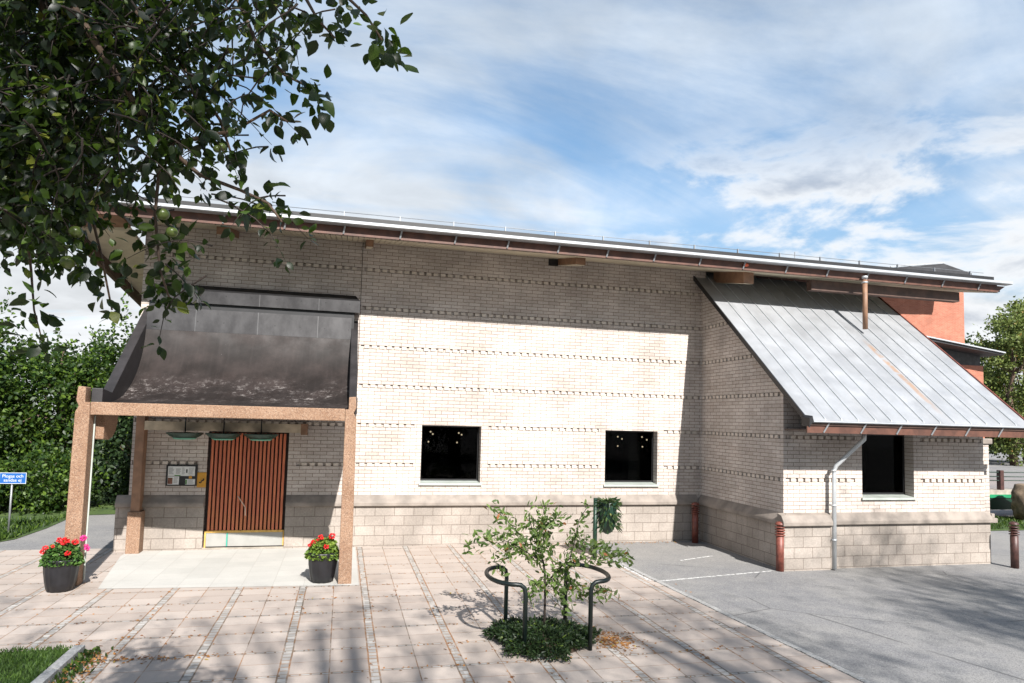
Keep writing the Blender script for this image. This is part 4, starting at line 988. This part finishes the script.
# ---------------------------------------------------------------- red brick building behind
YB = 35.0
t = thing('red_brick_building', (34, YB, 0), 'red brick block with black flat roofs rising behind the lean-to', 'building')
def q(x, y, Y=YB): p_ = at(x, y, Y); return p_
rx = q(964, 310).x; rz = q(960, 281).z
MB().box(24, rx, YB, YB+9, 0, rz).build('wall', 'red_x', t, world=True)
lx = q(983.5, 380, YB-2).x; lz = q(960, 355, YB-2).z; lz0 = q(983, 366, YB-2).z
MB().box(24, lx, YB-2, YB-.01, 0, lz0).build('wall', 'red_x', t, world=True)
MB().box(24, lx-.1, YB-1.9, YB-.01, lz0, lz+.35).build('cladding', 'clad', t, world=True)
r0, r1 = q(925, 336, YB-3), q(1001, 355.5, YB-3)
mb = MB().hexa([(24, YB-3.2, r1.z+.35+1.1), (r1.x, YB-3.2, r1.z), (r1.x, YB, r1.z), (24, YB, r1.z+1.45), (24, YB-3.2, r1.z+1.7), (r1.x, YB-3.2, r1.z+.12), (r1.x, YB, r1.z+.12), (24, YB, r1.z+1.7)]); mb.build('roof', 'dark_roof', t, world=True)
mb = MB().bar((24, YB-3.25, r1.z+1.70), (r1.x, YB-3.25, r1.z+.14), .12, .07); mb.build('verge', 'white_metal', t, world=True)
u0 = q(972, 273.5, YB-2.5); um = q(944, 264.5, YB-2.5); ul = q(890, 274, YB-2.5)
mb = MB().prism([(ul.x, um.z-.5), (um.x, um.z+.05), (u0.x, u0.z), (u0.x-.1, u0.z-.22), (u0.x-3, u0.z-.35), (ul.x, u0.z-.35)], 'y', YB-2.5, YB+10); mb.build('roof', 'dark_roof', t, world=True)
mb = MB().bar((ul.x, YB-2.54, um.z-.44), (um.x, YB-2.54, um.z+.10), .06, .05); mb.build('verge', 'white_metal', t, world=True)
lw = MB(); z_ = rz
MB().box(rx-4, rx-.15, YB+.2, YB+6, rz, u0.z-.36).build('louvre_band', 'louvre', t, world=True)

# ---------------------------------------------------------------- background trees
def tree(name, loc, h, r, nl, mat, lab, cat, seed, leaf=.16, base=.12, group=None, bark='bark', lean=0, clump=.42, ncl=110, sparse=.25, spike=0):
    rg = np.random.default_rng(seed); t = thing(name, loc, lab, cat, group)
    mb = MB(); top = Vector((lean, 0, h*.9)); tr_ = [Vector((0, 0, -.1))]
    for k in range(1, 7): tr_.append(Vector((lean*k/6+rg.normal()*.06*h/6, rg.normal()*.06*h/6, h*.9*k/6)))
    r0 = .022*h+.04
    mb.tube(tr_, [r0*(1-.85*k/6) for k in range(7)], 9)
    cl = []
    while len(cl) < ncl:
        v = rg.normal(size=3); v /= np.linalg.norm(v); v *= rg.uniform(.25, 1)**.45
        zc = base*h + (h*(1-base))*(.5+.5*v[2]); wz = 1-.25*max(0, v[2])
        c = np.array([v[0]*r*wz+lean*zc/h, v[1]*r*wz, zc]); cl.append(c)
    for c in cl[::3]:
        k = min(5, max(1, int(c[2]/h*6))); a_ = tr_[k]; b_ = Vector(c); m_ = (a_+b_)/2+Vector((0, 0, -.05*h))
        mb.tube([a_, m_, b_], [r0*.28, r0*.18, .012], 5)
    mb.build('trunk', bark, t)
    per = nl//ncl; Ps, Ds = [], []
    for c in cl:
        k = int(per*rg.uniform(.35, 1.65)); s_ = clump*rg.uniform(.6, 1.35)
        p_ = rg.normal(size=(k, 3))*np.array([s_, s_, s_*.62])+c
        Ps.append(p_); Ds.append(rg.normal(size=(k, 3))+np.array([0, 0, -.4])+(p_-np.array([0, 0, h*.45]))/r*.5)
        if spike and rg.random() < spike:
            d = np.array([c[0]/r*.8, c[1]/r*.5, rg.uniform(.4, 1.2)]); d /= np.linalg.norm(d); ln_ = rg.uniform(.5, 1.2); m_ = 34
            tt = rg.uniform(0, 1, m_); Ps.append(c+d*ln_*tt[:, None]+rg.normal(size=(m_, 3))*.05); Ds.append(d*.5+rg.normal(size=(m_, 3))*.7)
    P = np.concatenate(Ps); D = np.concatenate(Ds); P[:, 2] = np.maximum(P[:, 2], .05); n = len(P)
    N = rg.normal(size=(n, 3)); N[:, 2] += .7; N[:, 1] -= .3
    leaf_mesh((P, D, N, rg.uniform(.6, 1.2, n)*leaf, rg.uniform(.45, .7, n)*leaf), 'crown', mat, t, False)
    return t
LT = [('broadleaf_tree', (-10.9, 23.0, 0), 5.6, 2.3, 10500, 'hedge_leaf', 'sunlit bushy tree at the left edge behind the blue sign', 21, .5),
      ('broadleaf_tree', (-8.6, 24.2, 0), 5.0, 1.7, 8500, 'hedge_leaf', 'sunlit bushy tree left of the porch post, second from the left edge', 22, .5),
      ('broadleaf_tree', (-7.3, 26.0, 0), 5.6, 1.35, 6500, 'hedge_leaf', 'loose spiky topped tree rising beside the canopy slope', 23, .9),
      ('broadleaf_tree', (-13.5, 26.0, 0), 6.6, 2.6, 9000, 'dark_leaf', 'darker tree behind the sunlit tree at the left edge', 24, .3),
      ('broadleaf_tree', (-9.6, 28.5, 0), 5.2, 2.2, 9000, 'dark_leaf', 'dark tree in the gap between the sunlit hedge trees', 25, .3),
      ('broadleaf_tree', (-6.0, 29.0, 0), 4.6, 2.6, 9000, 'cover_leaf', 'tree seen under the canopy behind the porch, leaves coloured dark for shade', 26, .0)]  # last tree: shade is put into its leaf colour, sun still reaches it
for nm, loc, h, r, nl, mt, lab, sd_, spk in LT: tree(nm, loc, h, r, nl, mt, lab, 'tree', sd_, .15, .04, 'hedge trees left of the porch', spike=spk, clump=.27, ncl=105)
tree('shrub', (-7.6, 20.8, 0), 1.5, 1.2, 5200, 'hedge_leaf', 'low leafy shrub at the end of the path', 'shrub', 31, .12, .02, 'shrubs under the hedge', ncl=45, clump=.25)
tree('shrub', (-9.4, 20.0, 0), 1.3, 1.4, 5200, 'hedge_leaf', 'low leafy shrub right behind the blue sign', 'shrub', 32, .12, .02, 'shrubs under the hedge', ncl=45, clump=.25)
tree('shrub', (-5.6, 21.9, 0), 3.2, 1.4, 8500, 'cover_leaf', 'shrub closing the path beside the building, leaves coloured dark for shade', 'shrub', 33, .13, .02, 'shrubs under the hedge', ncl=60, clump=.3)  # darker leaf colour stands in for shade beside the building
tree('birch_tree', (53.5, 45, 0), 12.8, 3.0, 13000, 'birch_leaf', 'yellow green birch right of the red brick block', 'tree', 41, .27, .02, 'trees beyond the road', ncl=110, clump=.42, spike=.6)
tree('birch_tree', (58.5, 48, 0), 14.4, 3.6, 15000, 'birch_leaf', 'taller autumn tinged birch at the right edge', 'tree', 42, .28, .02, 'trees beyond the road', ncl=120, clump=.45, spike=.5)
tree('dark_tree', (58.0, 55, 0), 12, 4.5, 12000, 'dark_leaf', 'dark tree filling the gap behind the two birches', 'tree', 43, .34, .02, 'trees beyond the road', ncl=140, clump=.8)
tree('shrub', (68, 78, 0), 4.5, 6, 6000, 'dark_leaf', 'dark hedge shrub along the far side of the road', 'shrub', 44, .3, .0, 'shrubs beyond the road', ncl=80, clump=.8)
tree('shrub', (90, 82, 0), 5, 9, 6000, 'dark_leaf', 'dark hedge shrub farther right beyond the road', 'shrub', 45, .3, .0, 'shrubs beyond the road', ncl=80, clump=.8)

tree('shrub', (62.0, 47.0, 0), 3.0, 5.0, 5000, 'dark_leaf', 'dark low shrub at the foot of the birches', 'shrub', 46, .26, .0, 'shrubs beyond the road', ncl=80, clump=.6)

# ---------------------------------------------------------------- overhanging apple tree
AT = thing('apple_tree', (-3.3, .9, 0), 'apple tree overhanging the top left corner with dark leaves and green apples', 'tree')
D0 = 2.75
def F(x, y, d=D0): return far(x, y, d*.78)
trunk = MB().tube([(-3.3, .9, -.1), (-3.25, .95, 1.2), (-3.1, 1.1, 2.4), (-2.9, 1.2, 3.6), (-2.6, 1.3, 4.6)], [.17, .15, .13, .10, .06], 10)
limbs = [
    ([(-3.1, 1.1, 2.4), (-2.6, 1.6, 3.3), F(20, -60, 2.6), F(70, 0, 2.6), F(100, 50, 2.6), F(130, 95, 2.62), F(165, 145, 2.65), F(200, 175, 2.65), F(240, 190, 2.65), F(268, 203, 2.65), F(282, 222, 2.65)], .020, .003),
    ([(-2.9, 1.2, 3.6), F(150, -60, 2.7), F(230, -20, 2.7), F(300, -12, 2.7), F(345, -5, 2.7), F(366, 15, 2.7), F(382, 40, 2.7)], .014, .003),
    ([(-3.1, 1.1, 2.4), F(-60, 60, 2.9), F(10, 130, 2.9), F(25, 220, 2.9), F(31, 270, 2.85), F(34, 310, 2.85), F(42, 340, 2.85)], .012, .002),
    ([F(130, 95, 2.62), F(160, 160, 2.7), F(155, 215, 2.7), F(160, 270, 2.7), F(170, 300, 2.7)], .008, .003),
    ([F(230, -20, 2.7), F(255, 40, 2.75), F(285, 75, 2.75), F(305, 85, 2.75), F(322, 102, 2.75)], .008, .003),
    ([F(165, 145, 2.65), F(235, 130, 2.7), F(270, 110, 2.7), F(288, 122, 2.7)], .007, .003),
    ([F(60, 130, 2.9), F(85, 190, 2.9), F(100, 250, 2.9), F(112, 310, 2.9)], .008, .003),
    ([F(300, -12, 2.7), F(318, 20, 2.7), F(335, 38, 2.7)], .006, .003),
    ([F(20, -60, 2.6), F(60, 60, 2.8), F(70, 150, 2.9), F(75, 230, 2.9)], .012, .003),
    ([F(100, -30, 2.8), F(180, 60, 2.8), F(220, 120, 2.8), F(235, 165, 2.75)], .012, .003),
]
for pts, a_, b_ in limbs:
    k = len(pts); trunk.tube(pts, [a_+(b_-a_)*(j/(k-1))**.6 for j in range(k)], 7)
trunk.build('trunk', 'bark', AT, world=True)
def inpoly(x, y, poly):
    c = False; n_ = len(poly)
    for i in range(n_):
        (x1, y1), (x2, y2) = poly[i], poly[i-1]
        if (y1 > y) != (y2 > y) and x < (x2-x1)*(y-y1)/(y2-y1)+x1: c = not c
    return c
POLY = [(-40, -60), (330, -60), (300, 5), (292, 35), (270, 50), (258, 70), (262, 108), (250, 150), (215, 172), (240, 180), (268, 186), (283, 205), (268, 215), (235, 200), (205, 190), (180, 195), (165, 205), (172, 225), (190, 245), (188, 280), (172, 300), (155, 285), (152, 235), (146, 190), (118, 190), (84, 196), (76, 245), (70, 285), (62, 262), (40, 245), (15, 240), (-40, 230)]
DENSE = [(-40, -60), (125, -60), (120, 60), (105, 130), (116, 172), (96, 188), (72, 215), (60, 230), (0, 232), (-40, 228)]
MID = [(125, -60), (260, -60), (245, 40), (235, 110), (215, 140), (150, 170), (125, 200), (115, 130)]
Pl, Dl, Nl, Ll = [], [], [], []
def rosette(c, k, size=1.0, spread=.05):
    for i in range(k):
        d = Vector(RNG.normal(size=3)); d.z -= .55; d.normalize()
        Pl.append(Vector(c)+d*random.uniform(.008, spread)); Dl.append(d); nn = Vector(RNG.normal(size=3)*.7); nn.z += .8; nn.y -= .3; Nl.append(nn); Ll.append(size*random.uniform(.030, .060))
twm = MB()
def twig(x, y, d, ln=None):
    p_ = F(x, y, d); ln = ln or random.uniform(.14, .34); a_ = random.uniform(0, 6.28)
    dr = Vector((math.cos(a_), math.sin(a_)*.6, random.uniform(-.9, .25))).normalized(); pts = [p_ - dr*ln*.5]; k = 7
    for q in range(k):
        dr = (dr + Vector((random.gauss(0, .16), random.gauss(0, .16), -.13))).normalized(); pts.append(pts[-1]+dr*ln/k)
    twm.tube(pts, [.0030*(1-.75*q/k) for q in range(k+1)], 5)
    side = 1
    for q in range(1, k+1):
        for _ in range(random.choice((1, 2, 2, 3)) + (2 if q == k else 0)):
            d_ = (dr*.5 + Vector(RNG.normal(size=3))*.8 + Vector((0, 0, -.45))).normalized()
            Pl.append(pts[q]+d_*random.uniform(.004, .02)); Dl.append(d_); nn = Vector(RNG.normal(size=3)*.6); nn.z += .9; nn.y -= .3; Nl.append(nn); Ll.append(random.choice((.7, .9, 1, 1.15))*random.uniform(.027, .047))
def fill(poly, n_, d0, d1):
    c_ = 0
    while c_ < n_:
        x, y = random.uniform(-40, 330), random.uniform(-60, 305)
        if not inpoly(x, y, poly): continue
        twig(x, y, random.uniform(d0, d1)); c_ += 1
fill(POLY, 185, 2.45, 3.0); fill(DENSE, 520, 2.5, 3.7); fill(MID, 90, 2.5, 3.1)
# clusters on the loose twigs
for pts, k, sz in (([(382, 22), (392, 34), (378, 38), (388, 50), (394, 56), (372, 42), (384, 30)], 5, 1.05), ([(318, 8), (326, 20), (338, 32), (333, 14), (345, 22), (322, 30), (350, 6), (360, 2), (340, 2)], 5, 1),
                   ([(300, 78), (308, 88), (318, 96), (326, 84), (314, 104), (304, 92), (322, 106)], 4, 1), ([(272, 104), (282, 112), (290, 122), (276, 118), (268, 112)], 4, 1), ([(286, 86)], 1, 1),
                   ([(278, 66), (288, 70), (268, 64)], 3, 1), ([(28, 262), (31, 285), (36, 300), (28, 310), (40, 312), (34, 330), (44, 342), (24, 336), (38, 352), (48, 330)], 4, 1),
                   ([(100, 262), (106, 280), (112, 292), (108, 306), (114, 318), (102, 296), (92, 272), (76, 268)], 4, .95), ([(165, 230), (170, 250), (176, 268), (162, 282), (172, 296), (160, 300), (182, 240), (188, 262)], 6, 1),
                   ([(250, 195), (262, 202), (272, 208), (278, 216), (255, 210), (266, 190), (284, 212)], 5, 1), ([(20, 245), (60, 255), (84, 262), (130, 270), (126, 250)], 4, 1)):
    for x, y in pts: rosette(F(x, y, random.uniform(2.6, 2.85)), k, sz, .05)
# rest of the crown, outside the frame, up and behind
cnt = 0
for i in range(520):
    c = Vector((random.gauss(-3.0, .9), random.gauss(1.1, .8), random.gauss(4.5, .7)))
    dd = c-Vector((0, 0, CAMH)); w_ = dd.dot(CF)
    if w_ > 0.3:
        px = CXP+FPX*dd.dot(CR)/w_; py = CYP-FPX*dd.dot(CU)/w_
        if px > -20 and py > -40: continue
    rosette(c, 6, 1.0, .12)
for i in range(320):
    c = Vector((random.gauss(-2.1, .7), random.gauss(.2, .4), random.gauss(4.7, .4)))
    dd = c-Vector((0, 0, CAMH)); w_ = dd.dot(CF)
    if w_ > 0.2:
        px = CXP+FPX*dd.dot(CR)/w_; py = CYP-FPX*dd.dot(CU)/w_
        if px > -20 and py > -40: continue
    rosette(c, 6, 1.2, .12)
P = np.array(Pl); D = np.array(Dl); N = np.array(Nl); Lh = np.array(Ll)
fine_leaf_mesh((P, D, N, Lh, Lh*RNG.uniform(.52, .72, len(P))), 'crown', 'apple_leaf', AT, True)
twm.build('twigs', 'dark_bark', AT, world=True)
for x, y, s_ in ((68, 262, 1), (163, 214, .9), (222, 147, .6), (217, 149, .55), (172, 232, .8), (52, 232, .9), (76, 232, .9)):
    c = F(x, y, 2.6)-AT.location
    MB().ball(c, .021*s_, 14, 10, (1, 1, .92)).build('apple', 'apple', AT)
# trees behind the viewer that shade the asphalt and darken the window reflections
for i, (x, y, r_, nl, lab) in enumerate(((-2.6, -8.6, 2.6, 1900, 'tall airy tree behind the viewer shading the left of the paving'), (2.2, -9.0, 2.7, 2300, 'tall airy tree behind the viewer shading the middle of the paving'),
        (6.3, -9.6, 2.2, 5200, 'tall airy tree behind the viewer shading the edge of the asphalt'), (12.8, -8.6, 2.7, 7000, 'tall airy tree behind the viewer shading the right of the asphalt'))):
    tree('broadleaf_tree', (x, y, 0), 15.6, r_, nl, 'dark_leaf', lab, 'tree', 51+i, .125, .6, 'trees behind the viewer', ncl=90, clump=.55)
for i, (x, y, h) in enumerate(((-16, -20, 11), (-6, -24, 12), (5, -24, 11), (16, -22, 12))):
    tree('broadleaf_tree', (x, y, 0), h, 4.6, 5000, 'dark_leaf', ('tree at the left of the row far behind the viewer', 'second tree of the row far behind the viewer', 'third tree of the row far behind the viewer', 'tree at the right of the row far behind the viewer')[i], 'tree', 60+i, .5, .1, 'trees behind the viewer', ncl=80, clump=.9)

# ---------------------------------------------------------------- litter in the joints
Pl = []
for i in range(1500):
    r1 = random.random()
    if r1 < .55:
        k = random.randint(-4, 5); x = .44+.93*k/1 + random.choice((-.05, .05, .46)) + random.gauss(0, .02); y = random.uniform(6.3, 13.5)
    elif r1 < .85:
        x = random.uniform(-4, 5); y = 11.40-.755*random.randint(0, 7)+random.gauss(0, .025)
    else: x, y = random.uniform(-4, 5.3), random.uniform(6.3, 14)
    nz = math.sin(x*1.9+y*.7)+math.sin(y*1.3-x*.8)
    if nz < .2 and random.random() < .8: continue
    if y > 11.4 and x < .45: continue
    Pl.append((x, y, .009))
for i in range(420): Pl.append((random.gauss(3.35, .16), random.gauss(8.15, .22), .009))
for i in range(260): Pl.append((random.gauss(-2.52, .10), random.uniform(7.4, 8.7), .012+random.random()*.03))
for i in range(150): Pl.append((random.gauss(-2.2, .5), 8.38+random.gauss(0, .06), .012))
for i in range(160): Pl.append((random.uniform(4.2, 7.6), 14.60-abs(random.gauss(0, .09)), .01))
P = np.array(Pl); n = len(P); D = RNG.normal(size=(n, 3)); D[:, 2] *= .12; N = RNG.normal(size=(n, 3))*.25; N[:, 2] += 1
tag(leaf_mesh((P, D, N, RNG.uniform(.02, .055, n), RNG.uniform(.012, .03, n)), 'fallen_leaves', 'dry_leaf'), 'brown fallen leaves and debris caught in the paving joints', 'leaves', None, 'stuff')
n = 260; P = np.stack([RNG.normal(-2.55, .07, n), RNG.uniform(7.2, 8.75, n), np.full(n, .01)], 1); D = RNG.normal(size=(n, 3))*.6; D[:, 2] = .8
tag(leaf_mesh((P, D, rdirs(n), RNG.uniform(.03, .09, n), RNG.uniform(.02, .04, n)), 'weeds', 'hedge_leaf'), 'small weeds growing along the granite kerb', 'weeds', None, 'stuff')
